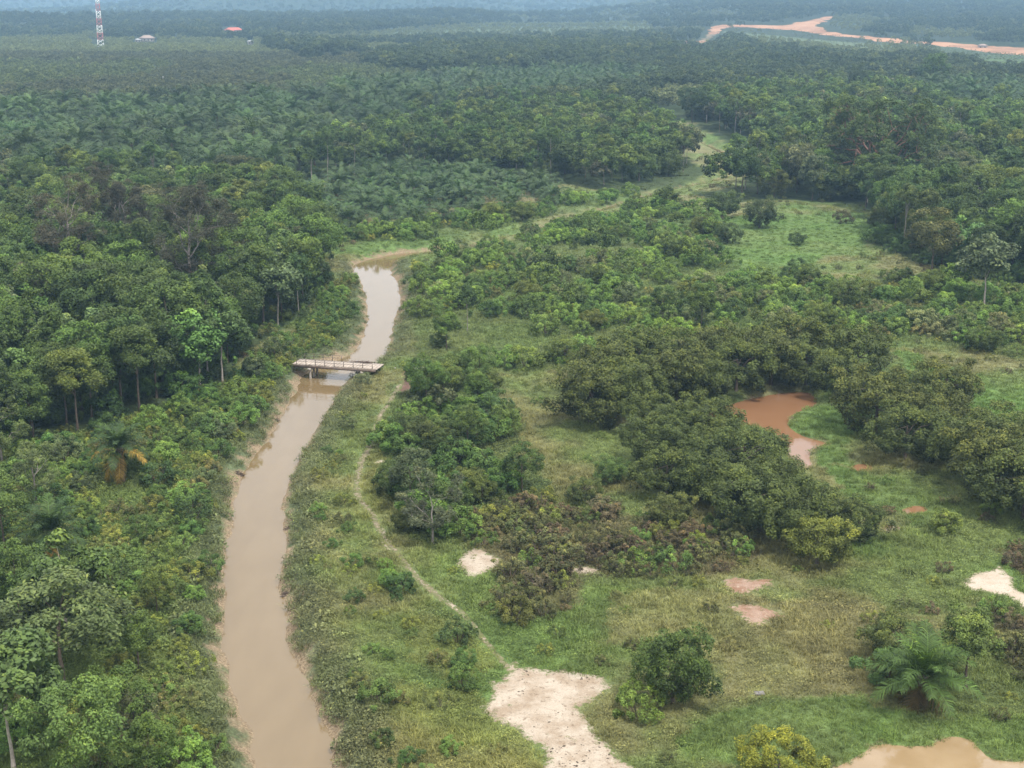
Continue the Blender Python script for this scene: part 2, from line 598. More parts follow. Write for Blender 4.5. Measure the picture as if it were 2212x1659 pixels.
def height(X, Y):
    X, Y = np.asarray(X, float), np.asarray(Y, float)
    z = 0.9 * (fbm(X / 22, Y / 22, 40, 3) - 0.5) + 0.35 * (fbm(X / 4, Y / 4, 50, 3) - 0.5)
    z = z * (0.45 + 0.55 * sstep(110, 200, Y)) + sstep(220, 400, Y) * 1.6 * (fbm(X / 60, Y / 60, 60, 3) - 0.5)
    # low rises, then the hills far behind
    z = z + sstep(700, 1500, Y) * 8 * (fbm(X / 260, Y / 260, 70, 3) - 0.42)
    z = z + 34 * sstep(1250, 2900, Y) * sstep(80, 400, X)
    z = z + sstep(1500, 2500, Y) * 85 * (fbm(X / 800, Y / 650, 75, 3) - 0.42) * (1 - sstep(60, 250, X) * sstep(3200, 2500, Y))
    z = z + sstep(2800, 6000, Y) * 62 * fbm(X / 1100, Y / 1100, 80, 3)
    z = z + 95 * np.exp(-(((X + 480) / 400) ** 2 + ((Y - 4300) / 800) ** 2))
    z = z + 40 * np.exp(-(((X - 900) / 900) ** 2 + ((Y - 4600) / 700) ** 2))
    d = river_d(X, Y)
    bw = 3.0 + 2.0 * (fbm(X / 9, Y / 9, 21, 2) - 0.5)
    t = sstep(-0.2, 1.0, d / bw)
    z = np.where(d < bw + 3, (z * sstep(0, 4, d)) * t + (WATER_Z - 0.01) * (1 - t), z)
    z = np.where(d < 0, WATER_Z - 0.01 + np.maximum(d * 0.55, -1.4), z)
    for P, lev in ((POND_A, -0.5), (POND_B, -0.3), (PUD1, -0.25), (PUD2, -0.25), (PUD3, -0.25)):
        d = sdf(P, X, Y)
        t = sstep(-0.15, 1.6, d)
        z = np.where(d < 1.6, z * t + (lev - 0.03) * (1 - t), z)
        z = np.where(d < 0, lev - 0.03 + np.maximum(d * 0.35, -0.6), z)
    return z


_rlo, _rhi = RIVER.min(0), RIVER.max(0)


def river_d(X, Y):
    return sdf(RIVER, X, Y)


_T = np.concatenate([np.linspace(60, 800, 1500), np.geomspace(800.5, 9800, 1800)])


def drop(x, y):
    """survey pixel -> point on the land"""
    u, v = (x - CX) / FPX, -(y - CY) / FPX
    d = np.array([u, CP + v * SP, -SP + v * CP])
    Q = np.array([0, 0, CAM_H]) + _T[:, None] * d[None]
    h = height(Q[:, 0], Q[:, 1])
    k = np.nonzero(Q[:, 2] < h)[0]
    k = k[0] if len(k) else len(_T) - 1
    a, b_ = Q[k - 1, 2] - h[k - 1], h[k] - Q[k, 2]
    f = a / (a + b_ + 1e-9) if b_ > 0 else 0
    p = Q[k - 1] + (Q[k] - Q[k - 1]) * f
    return np.array([p[0], p[1], float(height(p[:1], p[1:2])[0])])


# survey zones, in survey pixels of the GROUND (feet of the plants), later ones win
ZONES = [
    ('far', [(-900, -400), (3100, -400), (3100, 260), (-900, 260)]),
    ('rubber', [(-900, 88), (250, 96), (560, 98), (760, 108), (1000, 118), (1030, 128), (760, 134), (-900, 128)]),
    ('greywood', [(-900, 128), (760, 134), (1000, 150), (900, 200), (500, 250), (-900, 270)]),
    ('rubber', [(780, 70), (1030, 60), (1400, 56), (1430, 84), (1020, 92), (800, 104)]),
    ('rubber', [(1560, 66), (1790, 88), (1960, 100), (2080, 135), (1900, 150), (1640, 120)]),
    ('palms', [(-900, 268), (200, 274), (500, 252), (760, 215), (1000, 180), (1300, 172), (1420, 190), (1330, 238), (1000, 250), (880, 268), (800, 310),
               (720, 350), (600, 405), (500, 435), (-900, 425)]),
    ('palms', [(1950, 210), (2600, 200), (2900, 300), (2200, 285), (2060, 262)]),
    ('mid', [(600, 405), (720, 350), (870, 296), (1000, 262), (1300, 248), (1412, 262), (1430, 296), (1470, 335), (1530, 372), (1470, 405), (1330, 418),
             (1240, 400), (1000, 380), (860, 374), (700, 392)]),
    ('young', [(640, 420), (720, 395), (860, 374), (1000, 380), (1210, 402), (1180, 430), (900, 470), (680, 500)]),
    ('wood', [(-900, 425), (300, 432), (500, 438), (610, 480), (680, 540), (715, 600), (690, 640), (640, 690), (575, 735), (520, 770), (480, 830), (330, 885),
              (200, 930), (60, 960), (-900, 1100)]),
    ('right', [(1480, 250), (1700, 215), (1950, 215), (2060, 270), (2900, 300), (2900, 680), (2200, 620), (2060, 590), (1960, 560), (1890, 530), (1900, 480), (1860, 440),
               (1700, 430), (1560, 440), (1500, 420), (1600, 400), (1650, 362), (1570, 310)]),
    ('scrub', [(880, 640), (870, 590), (1000, 545), (1220, 492), (1400, 446), (1530, 448), (1560, 480), (1545, 560), (1700, 610), (1960, 600), (2200, 640), (2900, 690),
               (2900, 850), (2260, 790), (2000, 735), (1700, 720), (1400, 740), (1250, 790), (1180, 800), (1000, 790), (905, 770)]),
    ('scrub', [(690, 524), (860, 522), (1000, 508), (1250, 455), (1420, 418), (1330, 424), (1200, 442), (920, 488), (690, 512)]),
    ('copse', [(840, 830), (960, 800), (1060, 850), (1130, 920), (1120, 980), (1190, 1050), (1140, 1090), (1010, 1120), (990, 1170), (890, 1170), (850, 1060), (830, 950)]),
    ('brown', [(1000, 1110), (1150, 1085), (1400, 1120), (1600, 1160), (1650, 1200), (1560, 1240), (1260, 1250), (1250, 1310), (1130, 1350), (1060, 1320), (1090, 1260), (1020, 1180)]),
    ('brown', [(2110, 1310), (2170, 1330), (2500, 1400), (2500, 1520), (2200, 1460), (2140, 1390)]),
    ('brown', [(2150, 1190), (2400, 1160), (2500, 1260), (2230, 1260)]),
    ('verge', [(752, 812), (822, 812), (815, 900), (770, 1000), (768, 1080), (825, 1200), (990, 1345), (1075, 1445), (1030, 1550), (1170, 1720), (745, 1720), (690, 1520), (632, 1400), (622, 1180),
               (640, 1040), (712, 895)]),
    ('weeds', [(-600, 1000), (60, 965), (330, 890), (480, 835), (560, 775), (640, 720), (700, 650), (750, 600), (785, 610), (788, 700), (770, 750), (652, 815),
               (598, 905), (500, 1080), (480, 1290), (535, 1700), (-600, 1700)]),
]
ZC = {}


def zone_of(px, py):
    z = np.full(px.shape, 'field', dtype='<U8')
    for nm, poly in ZONES:
        z[inside(poly, px, py)] = nm
    return z


BRIGHT = [[(1690, 925), (1760, 890), (1850, 900), (1850, 1010), (1760, 1010), (1800, 960)], [(2060, 820), (2500, 830), (2500, 925), (2100, 915)],
          [(1560, 475), (1700, 462), (1900, 475), (1890, 530), (1760, 580), (1570, 560)],
          [(1480, 1590), (1560, 1540), (1800, 1510), (2060, 1555), (2400, 1570), (2400, 1650), (1700, 1680), (1490, 1640)],
          [(1760, 1010), (1900, 1020), (2100, 1100), (2060, 1150), (1900, 1090), (1790, 1060)], [(1900, 760), (2090, 800), (2080, 850), (1960, 800)],
          [(2080, 130), (2500, 140), (2500, 180), (2110, 172)]]
YELLOW = [[(770, 1000), (840, 960), (850, 1060), (800, 1130), (765, 1080)], [(880, 1330), (1000, 1340), (1090, 1440), (1010, 1480), (900, 1420)],
          [(800, 900), (880, 830), (850, 920), (810, 1010)], [(860, 1480), (1020, 1500), (1160, 1640), (1150, 1700), (900, 1700)]]
STRAW = [[(1300, 1290), (1560, 1260), (1900, 1330), (1880, 1500), (1600, 1520), (1540, 1400), (1300, 1380)], [(1420, 258), (1500, 300), (1640, 365), (1560, 392), (1600, 372), (1540, 350), (1420, 290)]]


def turf_tint(X, Y, px, py, zn, rd):
    n1, n2, n3 = fbm(X / 9, Y / 9, 101), fbm(X / 2.5, Y / 2.5, 111), fbm(X / 25, Y / 25, 121)
    px = px + 110 * (fbm(X / 6, Y / 6, 131) - 0.5)
    py = py + 60 * (fbm(X / 6, Y / 6, 141) - 0.5)
    c = np.empty(X.shape + (3,))
    c[:] = (0.098, 0.130, 0.044)
    k = sstep(0.4, 0.65, n1)[..., None]
    c = c * (1 - k) + np.array([0.125, 0.128, 0.056]) * k
    k = sstep(0.5, 0.7, n3)[..., None]
    c = c * (1 - k) + np.array([0.080, 0.125, 0.036]) * k

    def mixin(mask, col, w):
        m = (mask * w)[..., None]
        return c * (1 - m) + np.array(col) * m
    for P in YELLOW:
        c = mixin(inside(P, px, py), (0.135, 0.140, 0.044), 0.45)
    for P in STRAW:
        c = mixin(inside(P, px, py), (0.160, 0.152, 0.074), 0.55)
    c = mixin(zn == 'brown', (0.085, 0.075, 0.042), 0.7)
    c = mixin(zn == 'weeds', (0.072, 0.110, 0.030), 0.8)
    c = mixin(zn == 'copse', (0.060, 0.095, 0.032), 0.7)
    c = mixin(zn == 'scrub', (0.075, 0.110, 0.036), 0.7)
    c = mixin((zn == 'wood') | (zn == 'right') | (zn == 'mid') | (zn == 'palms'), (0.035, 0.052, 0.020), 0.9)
    c = mixin((zn == 'young'), (0.12, 0.105, 0.055), 0.7)
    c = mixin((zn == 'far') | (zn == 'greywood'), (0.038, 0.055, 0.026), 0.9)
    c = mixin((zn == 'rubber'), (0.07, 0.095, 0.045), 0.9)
    for P in BRIGHT:
        c = mixin(inside(P, px, py), (0.066, 0.118, 0.028), 0.25 + 0.6 * sstep(0.35, 0.6, n1))
    g = sstep(5.2, 2.2, rd + 2.5 * (n1 - 0.5)) * (Y < 280)
    c = mixin(g, (0.078, 0.090, 0.050), 0.7)
    c = np.where(((zn == 'far') & (Y > 1500))[..., None], c * 0.6, c)  # far ground darkened: canopy shade put into its colour to match the trees
    return c * (0.72 + 0.85 * n2)[..., None] * (1.0, 0.99, 1.08)


# ground: one sheet, fine near by and coarser with distance
ys = [-300.0, -120.0, -40.0, 0.0, 40.0, 58.0]
y = 66.0
while y < 9600:
    ys.append(y)
    y += max(0.42, 0.0052 * y)
ys = np.array(ys)
NX = 400
s = np.linspace(-1, 1, NX)
YY = np.repeat(ys[:, None], NX, 1)
XX = s[None, :] * (62 + 0.52 * np.maximum(YY, 0))
ZZ = height(XX.ravel(), YY.ravel()).reshape(XX.shape)
PX, PY = to_px(XX, YY, ZZ)
ZN = zone_of(PX, PY)
RD = river_d(XX.ravel(), YY.ravel()).reshape(XX.shape)
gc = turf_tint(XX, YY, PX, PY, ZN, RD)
shore = RD.copy()
shore = np.where(YY > 300, np.maximum(shore, RD + 1.0), shore)
pa = sdf(POND_A, XX.ravel(), YY.ravel()).reshape(XX.shape) + 0.9
pb = sdf(POND_B, XX.ravel(), YY.ravel()).reshape(XX.shape) + 1.1
shore = np.minimum(shore, np.minimum(pa, pb))
idx = np.arange(len(ys) * NX).reshape(len(ys), NX)
F = np.stack([idx[:-1, :-1], idx[:-1, 1:], idx[1:, 1:], idx[1:, :-1]], -1).reshape(-1, 4)
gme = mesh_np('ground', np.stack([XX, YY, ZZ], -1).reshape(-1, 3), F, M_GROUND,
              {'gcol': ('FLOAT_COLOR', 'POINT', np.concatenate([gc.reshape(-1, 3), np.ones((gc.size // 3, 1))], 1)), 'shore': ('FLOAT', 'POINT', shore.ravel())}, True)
tag(link('ground', gme), 'green plain of grass, scrub soil and far low hills', 'ground', kind='structure')


def sheet(name, poly, z, mat, label, cat):
    c = np.array(poly)
    v, e, f, *_ = delaunay_2d_cdt([Vector(p) for p in c], [(i, (i + 1) % len(c)) for i in range(len(c))], [], 1, 1e-4)
    me = mesh_np(name, [(p.x, p.y, z) for p in v], np.array(f), mat)
    return tag(link(name, me), label, cat, kind='structure')


def grow(poly, d):
    c = np.asarray(poly)
    t = np.roll(c, -1, 0) - np.roll(c, 1, 0)
    t /= np.linalg.norm(t, axis=1)[:, None] + 1e-9
    n = np.stack([t[:, 1], -t[:, 0]], 1)
    area = 0.5 * np.sum(c[:, 0] * np.roll(c[:, 1], -1) - np.roll(c[:, 0], -1) * c[:, 1])
    return c + n * d * (1 if area > 0 else -1)


# river: a strip a little wider than the channel, so that the banks cut its edge
nst = len(Lb)
mid_ = (Lb + Rb) / 2
Lw, Rw = mid_ + (Lb - mid_) * 1.35, mid_ + (Rb - mid_) * 1.35
rv = np.concatenate([np.c_[Lw, np.full(nst, WATER_Z)], np.c_[Rw, np.full(nst, WATER_Z)]])
rf = np.array([[i, i + 1, nst + i + 1, nst + i] for i in range(nst - 1)])
tag(link('river', mesh_np('river', rv, rf, M_RIVER)), 'muddy brown river winding under the bridge', 'river', kind='structure')
sheet('pond', grow(POND_A, 0.7), -0.5, M_POND, 'orange-brown pond ringed by dense trees', 'pond')
sheet('pond', grow(POND_B, 0.5), -0.3, M_POND2, 'pale yellow-brown pond at the lower edge', 'pond')
for P, lb in ((PUD1, 'small pale puddle in the marsh grass'), (PUD2, 'small brown puddle beside the light green bush'), (PUD3, 'small brown puddle below the orange pond')):
    sheet('puddle', grow(P, 0.2), -0.25, M_POND if 'brown' in lb else M_RIVER, lb, 'puddle')


def patch(name, outline, mat, label, cat='bare ground', lift=0.05, step=0.45, rag=0.5, kind='structure', seed=1, closed=True):
    """a bare patch draped over the land, with a ragged rim"""
    c = smooth(outline, 8, True)
    L = np.linalg.norm(np.roll(c, -1, 0) - c, axis=1).sum()
    n = max(24, int(L / (step * 0.55)))
    cum = np.concatenate([[0], np.cumsum(np.linalg.norm(np.roll(c, -1, 0) - c, axis=1))])
    cc = np.vstack([c, c[:1]])
    tt = np.linspace(0, L, n, endpoint=False)
    c = np.stack([np.interp(tt, cum, cc[:, k]) for k in (0, 1)], 1)
    f1 = 1.0 / (step * 2.2)
    c = c + rag * np.stack([fbm(c[:, 0] * f1 + seed, c[:, 1] * f1, seed) - 0.5, fbm(c[:, 0] * f1, c[:, 1] * f1 + 40, seed + 5) - 0.5], 1) * 2
    lo, hi = c.min(0), c.max(0)
    gx, gy = np.meshgrid(np.arange(lo[0], hi[0], step), np.arange(lo[1], hi[1], step))
    gx, gy = gx.ravel() + rng.uniform(-.15, .15, gx.size) * step, gy.ravel() + rng.uniform(-.15, .15, gy.size) * step
    m = inside(c, gx, gy) & (seg_dist(c, gx, gy) > step * 0.4)
    pts = [Vector(p) for p in c] + [Vector((a, b)) for a, b in zip(gx[m], gy[m])]
    v, e, f, *_ = delaunay_2d_cdt(pts, [(i, (i + 1) % n) for i in range(n)], [], 1, 1e-4)
    X, Y = np.array([p.x for p in v]), np.array([p.y for p in v])
    d = seg_dist(c, X, Y)
    Z = height(X, Y) + lift * sstep(-0.02, 0.3, d) + 0.006
    me = mesh_np(name, np.stack([X, Y, Z], 1), np.array(f), mat, {'edge': ('FLOAT', 'POINT', d)}, True)
    return tag(link(name, me), label, cat, kind=kind)


BARE = []


def bare(name, px, mat, label, **kw):
    P = G2(px, 0)
    BARE.append(P)
    return patch(name, P, mat, label, **kw)


bare('sand_patch', [(1105, 1425), (1135, 1443), (1210, 1450), (1275, 1458), (1330, 1478), (1315, 1500), (1282, 1512), (1262, 1540), (1285, 1585), (1330, 1625), (1420, 1700), (1180, 1720), (1172, 1640), (1150, 1605),
                    (1090, 1570), (1038, 1540), (1050, 1505), (1062, 1478), (1090, 1455)], M_SAND, 'large pale sand patch at the end of the footpath', seed=3, rag=1.0)
bare('sand_patch', [(985, 1218), (1010, 1190), (1040, 1185), (1080, 1206), (1072, 1222), (1045, 1240), (1015, 1246)], M_SAND, 'small pale sand patch beside the grey-leaved tree', seed=5)
bare('sand_patch', [(1228, 1230), (1260, 1223), (1296, 1231), (1290, 1241), (1250, 1243)], M_SAND, 'thin sandy strip showing among the brown scrub', seed=6)
bare('sand_patch', [(2076, 1262), (2095, 1243), (2140, 1230), (2165, 1222), (2185, 1245), (2205, 1275), (2280, 1300), (2280, 1335), (2215, 1318), (2170, 1288), (2110, 1278)], M_SAND2,
     'bright white sand patch beside the right-hand brown scrub', seed=7)
bare('soil_patch', [(1548, 1258), (1570, 1244), (1655, 1250), (1676, 1262), (1640, 1272), (1615, 1290), (1585, 1284)], M_RED, 'pinkish bare soil patch, the upper of two in the grass', seed=8, rag=1.3)
bare('soil_patch', [(1566, 1310), (1610, 1304), (1700, 1320), (1676, 1338), (1640, 1352), (1608, 1340), (1590, 1322)], M_RED, 'pinkish bare soil patch, the lower of two in the grass', seed=9, rag=1.3)
bare('sand_patch', [(806, 1003), (820, 993), (834, 995), (830, 1004)], M_SAND2, 'little white sand spot beside the footpath', seed=10, step=0.25, rag=0.15)
bare('soil_patch', [(862, 850), (872, 800), (900, 795), (905, 820), (885, 848)], M_DARK, 'dark red soil patch near the bridge end', seed=11)


def strip(px, wid):
    c = smooth(G2(px, 0), 6)
    t = np.gradient(c, axis=0)
    t /= np.linalg.norm(t, axis=1)[:, None]
    n = np.stack([-t[:, 1], t[:, 0]], 1)
    w = (np.interp(np.linspace(0, 1, len(c)), np.linspace(0, 1, len(wid)), wid) / 2)[:, None]
    return np.concatenate([c + n * w, (c - n * w)[::-1]])


PATH_PX = [(866, 825), (845, 862), (818, 905), (808, 940), (795, 970), (780, 1000), (772, 1040), (774, 1072), (800, 1108), (818, 1140), (836, 1170), (866, 1205), (905, 1252), (955, 1295), (1000, 1328),
           (1040, 1375), (1085, 1430), (1100, 1445)]
pp = strip(PATH_PX, [0.75, 0.85, 0.8, 1.0, 0.7, 0.75, 0.8, 0.7, 0.85, 0.65, 0.5, 0.7])
BARE.append(pp)
patch('footpath', pp[::2], M_PATH, 'narrow trodden footpath running from the bridge to the sand', 'footpath', step=0.22, rag=0.16, lift=0.035, seed=12)
for k, (px, w, lb) in enumerate((
        ([(822, 1136), (829, 1150), (833, 1163)], [0.2, 0.5, 0.3], 'short white sandy streak on the footpath, upper one'),
        ([(826, 1172), (838, 1188), (845, 1200)], [0.2, 0.45, 0.2], 'short white sandy streak on the footpath, lower one'),
        ([(940, 1283), (975, 1308), (1002, 1330)], [0.2, 0.55, 0.3], 'white sandy streak where the footpath meets the scrub'))):
    q = strip(px, w)
    BARE.append(q)
    patch('sand_streak', q[::2], M_SAND2, lb, 'sand streak', step=0.18, rag=0.12, lift=0.06, seed=20 + k)

def lay(px):
    return np.array([drop(a, b)[:2] for a, b in px])


EARTH_PX = [(1425, 97), (1460, 89), (1512, 88), (1530, 69), (1556, 55), (1640, 56), (1690, 56), (1730, 48), (1790, 36), (1800, 40), (1768, 53), (1788, 68), (1870, 80), (1960, 88),
            (2080, 95), (2150, 102), (2290, 110), (2290, 124), (2150, 116), (2080, 105), (1990, 95), (1880, 87), (1790, 77), (1720, 66), (1640, 61), (1570, 60), (1546, 74), (1520, 92), (1460, 94)]
EARTH = lay(EARTH_PX)
patch('bare_earth', EARTH, M_ORANGE, 'orange cleared earthworks among the far trees', 'bare earth', lift=1.5, step=11.0, rag=9, seed=13)
patch('bare_earth', lay([(930, 402), (985, 392), (1010, 400), (960, 414)]), M_PATH, 'small brown clearing among the young oil palms', 'bare earth', lift=0.12, step=1.2, rag=1.0, seed=14)

# ------------------------------------------------------------------ footbridge
M_DECK = plain('bleached_deck', (0.34, 0.29, 0.245), 0.9, 0.4, 0.9)
M_BEAM = plain('stained_beam', (0.15, 0.115, 0.095), 0.9, 0.35, 1.5)
M_PILE = plain('grey_pile', (0.34, 0.31, 0.28), 0.9, 0.25, 2.0)
M_RAIL = plain('dull_rail', (0.12, 0.10, 0.085), 0.7, 0.3, 3.0, 0.2)
DZ = 0.62
b0, b1 = G(640, 780, DZ), G(822, 792, DZ)
bd = (b1 - b0)
blen = float(np.linalg.norm(bd))
brz = math.atan2(bd[1], bd[0])
bridge = link('footbridge', None, None, tuple((b0[0], b0[1], 0)), brz)
tag(bridge, 'small pale footbridge with thin railings crossing the muddy river', 'bridge')
BW = 3.1
npl = 26
plk = MB().box((0, 0, 0), (blen / npl - 0.02, BW, 0.09)).mesh('plank', M_DECK)
for i in range(npl):
    o = link('plank', plk, bridge, ((i + 0.5) * blen / npl, 0, DZ - 0.045 + random.uniform(-.008, .008)))
    o.rotation_euler = (random.uniform(-.006, .006), 0, random.uniform(-.01, .01))
    o.scale = (1, random.uniform(0.985, 1.02), 1)
for yy in (-BW / 2 + 0.05, BW / 2 - 0.05):
    link('edge_beam', MB().box((0, 0, 0), (blen - 0.4, 0.16, 0.36)).mesh('edge_beam', M_BEAM), bridge, (blen / 2, yy, DZ - 0.09 - 0.19))
for yy in (-0.6, 0.6):
    link('girder', MB().box((0, 0, 0), (blen - 0.5, 0.2, 0.28)).mesh('girder', M_BEAM), bridge, (blen / 2, yy, DZ - 0.24))
for xx in (2.65, blen - 2.3):
    link('pier_cap', MB().box((0, 0, 0), (0.42, BW + 0.35, 0.3)).mesh('pier_cap', M_PILE), bridge, (xx, 0, DZ - 0.625))
    for yy in (-1.3, 0, 1.3):
        link('pile', MB().tube([(0, 0, -2.6), (0, 0, 0)], 0.17, 8).mesh('pile', M_PILE), bridge, (xx, yy, DZ - 0.77))
post = MB().box((0, 0, 0.41), (0.07, 0.07, 0.82)).mesh('railing_post', M_RAIL)
nb = 9
for sgn in (-1, 1):
    yy = sgn * (BW / 2 - 0.03)
    top = nb if sgn < 0 else 5
    for i in range(top):
        link('railing_post', post, bridge, (0.7 + i * (blen - 1.4) / (nb - 1), yy, DZ))
    rl = 0.7 + (top - 1) * (blen - 1.4) / (nb - 1) - 0.7
    for zz in (0.42, 0.80):
        link('rail', MB().box((0, 0, 0), (rl, 0.045, 0.045)).mesh('rail', M_RAIL), bridge, (0.7 + rl / 2, yy - sgn * 0.002, DZ + zz))


def twig_heap(name, loc, rx, ry, h, n, mat, label, cat, seed, rz=0.0, leafy=0):
    r = np.random.default_rng(seed)
    m = MB()
    for _ in range(n):
        a, q = r.uniform(0, 2 * np.pi), math.sqrt(r.uniform(0, 1))
        c = np.array([rx * q * math.cos(a), ry * q * math.sin(a), h * (1 - q * q) * r.uniform(0.0, 1.0)])
        d = r.normal(size=3) * (1, 1, 0.45)
        d /= np.linalg.norm(d)
        L = r.uniform(0.25, 0.75) * (0.6 + 0.4 * rx)
        bend = r.normal(size=3) * 0.12
        m.tube([c - d * L / 2, c + bend * L, c + d * L / 2], [0.035, 0.03, 0.012], 4)
    o = link(name, m.mesh(name, mat), None, tuple(loc), rz)
    return tag(o, label, cat)


bm = b0 + (b1 - b0) * 0.86
twig_heap('debris_heap', (bm[0] - 0.9, bm[1] + 1.9, DZ - 0.4), 2.3, 0.8, 0.55, 420, M_TRASH, 'rust-brown flood debris heaped against the far side of the footbridge', 'debris', 5, brz)
for (px, py, rx, ry, h, lb, sd) in (
        (634, 1142, 0.9, 0.7, 0.5, 'brown brushwood tangle jutting from the right bank into the river', 6),
        (628, 1284, 0.8, 0.6, 0.4, 'smaller brown brushwood tangle on the right bank nearer the bottom', 7),
        (506, 1026, 1.1, 0.7, 0.45, 'dark dead brushwood hanging over the left bank of the river', 8),
        (585, 908, 1.2, 0.9, 0.4, 'brown brushwood washed up below the footbridge on the left', 9)):
    p = G(px, py, WATER_Z + 0.1)
    twig_heap('brushwood_heap', p, rx, ry, h, 150, M_TWIG, lb, 'brushwood', sd)
# litter by the bridge end and on the field
M_LIT = plain('white_litter', (0.62, 0.60, 0.58), 0.7, 0.15, 5)
M_SLAB = plain('grey_concrete', (0.20, 0.19, 0.18), 0.9, 0.2, 4)
lit = MB()
for i in range(14):
    a = np.array([random.gauss(0, 0.8), random.gauss(0, 0.25), 0.05])
    an = random.uniform(0, 3)
    lit.box(a, (random.uniform(.12, .4), random.uniform(.1, .25), random.uniform(.03, .1)), np.array(Matrix.Rotation(an, 3, 'Z')))
p = drop(886, 797)
tag(link('litter', lit.mesh('litter', M_LIT), None, (p[0], p[1], p[2] + 0.15)), 'white litter strewn above the dark red soil patch', 'litter', kind='stuff')
cl = MB()
rc = np.random.default_rng(77)
S0 = BARE[0]
n_ = 0
while n_ < 150:
    q = np.array([rc.uniform(S0[:, 0].min(), S0[:, 0].max()), rc.uniform(S0[:, 1].min(), S0[:, 1].max())])
    if float(sdf(S0, q[:1], q[1:])[0]) > -0.4 or rc.random() > 0.06 + 1.2 * float(sstep(0.48, 0.66, fbm(q[:1] / 2.2, q[1:] / 2.2, 900, 3))[0]):
        n_ += 0 if rc.random() > 0.02 else 1
        continue
    n_ += 1
    s_ = rc.uniform(0.02, 0.10) ** 1.0 * rc.uniform(0.5, 1.3)
    zq = float(height(q[:1], q[1:])[0]) + 0.05
    m_ = np.array(Matrix.Rotation(rc.uniform(0, 3), 3, 'Z'))
    V_ = np.array([(1, 0, 0), (0.3, 0.9, 0), (-0.8, 0.6, 0), (-0.9, -0.5, 0), (0.2, -1, 0), (0.1, 0.1, 0.8)]) * s_ * rc.uniform(0.7, 1.3, (6, 3)) * (1.6, 1, 0.9)
    cl.add(np.c_[V_ @ m_.T + (q[0], q[1], zq)], [[0, 1, 5, 5], [1, 2, 5, 5], [2, 3, 5, 5], [3, 4, 5, 5], [4, 0, 5, 5]])
_Vc, _Fc = np.concatenate(cl.V), np.concatenate(cl.F)[:, :3]
M_CLOD = plain('dark_clods', (0.07, 0.055, 0.04), 0.95, 0.4, 6)
tag(link('clods', mesh_np('clods', _Vc, [_Fc], M_CLOD)), 'dark clods and dung scattered over the large sand patch', 'clods', kind='stuff')
p = drop(1640, 1500)
sl = MB()
sl.box((0, 0, 0.09), (0.75, 0.42, 0.18)).box((0.1, -0.03, 0.2), (0.4, 0.26, 0.05))
tag(link('concrete_block', sl.mesh('concrete_block', M_SLAB), None, tuple(p), 0.1), 'small grey concrete block lying in the grass', 'concrete block')

# ------------------------------------------------------------------ lattice mast
M_WHITE = plain('white_mast_paint', (0.78, 0.78, 0.78), 0.5, 0.06, 0.5)
M_MRED = plain('red_mast_paint', (0.42, 0.14, 0.13), 0.5, 0.1, 0.5)
mp = drop(218, 101)
mast = link('lattice_mast', None, None, tuple(mp), 0.35)
tag(mast, 'tall red and white lattice radio mast above the far trees', 'radio mast')
MH, MS = 62.0, 9
hwid = lambda z: 2.9 - 1.9 * z / MH
for i in range(MS):
    z0, z1 = i * MH / MS, (i + 1) * MH / MS
    m = MB()
    zm = (z0 + z1) / 2
    for k in range(4):
        c = lambda kk, z: (hwid(z) * (1, 1, -1, -1)[kk % 4], hwid(z) * (1, -1, -1, 1)[kk % 4], z)
        m.bar(c(k, z0), c(k, z1), 0.34)
        for a_, b_ in ((z0, zm), (zm, z1)):
            m.bar(c(k, a_), c(k + 1, b_), 0.22)
            m.bar(c(k + 1, a_), c(k, b_), 0.22)
        m.bar(c(k, z0 + 0.1), c(k + 1, z0 + 0.1), 0.22)
    link('mast_section', m.mesh('mast_section', M_WHITE if i % 2 == 0 else M_MRED), mast)
for (zz, a) in ((35.5, 3.6), (44, 1.0), (50, 4.2)):
    q = (math.cos(a) * (hwid(zz) + 0.7), math.sin(a) * (hwid(zz) + 0.7), zz)
    link('dish_antenna', MB().tube([np.array(q) - 0.25 * np.array([math.cos(a), math.sin(a), 0]), q, np.array(q) + 0.1 * np.array([math.cos(a), math.sin(a), 0])], [0.15, 0.75, 0.8], 12).mesh('dish_antenna', M_WHITE), mast)
for a in (0.3, 2.4, 4.5):
    link('panel_antenna', MB().box((math.cos(a) * 1.7, math.sin(a) * 1.7, 53), (0.35, 0.35, 2.4)).mesh('panel_antenna', M_WHITE), mast)

# ------------------------------------------------------------------ far houses
M_WALL = plain('cream_wall', (0.34, 0.31, 0.27), 0.9, 0.1, 0.5)
M_RROOF = plain('red_tile_roof', (0.42, 0.12, 0.085), 0.8, 0.12, 0.6)
M_BROOF = plain('beige_roof', (0.26, 0.20, 0.17), 0.8, 0.15, 0.6)
M_WROOF = plain('white_sheet_roof', (0.36, 0.36, 0.36), 0.5, 0.08, 0.6)
M_GLASS = plain('dark_window', (0.03, 0.035, 0.04), 0.2, 0.1, 1)


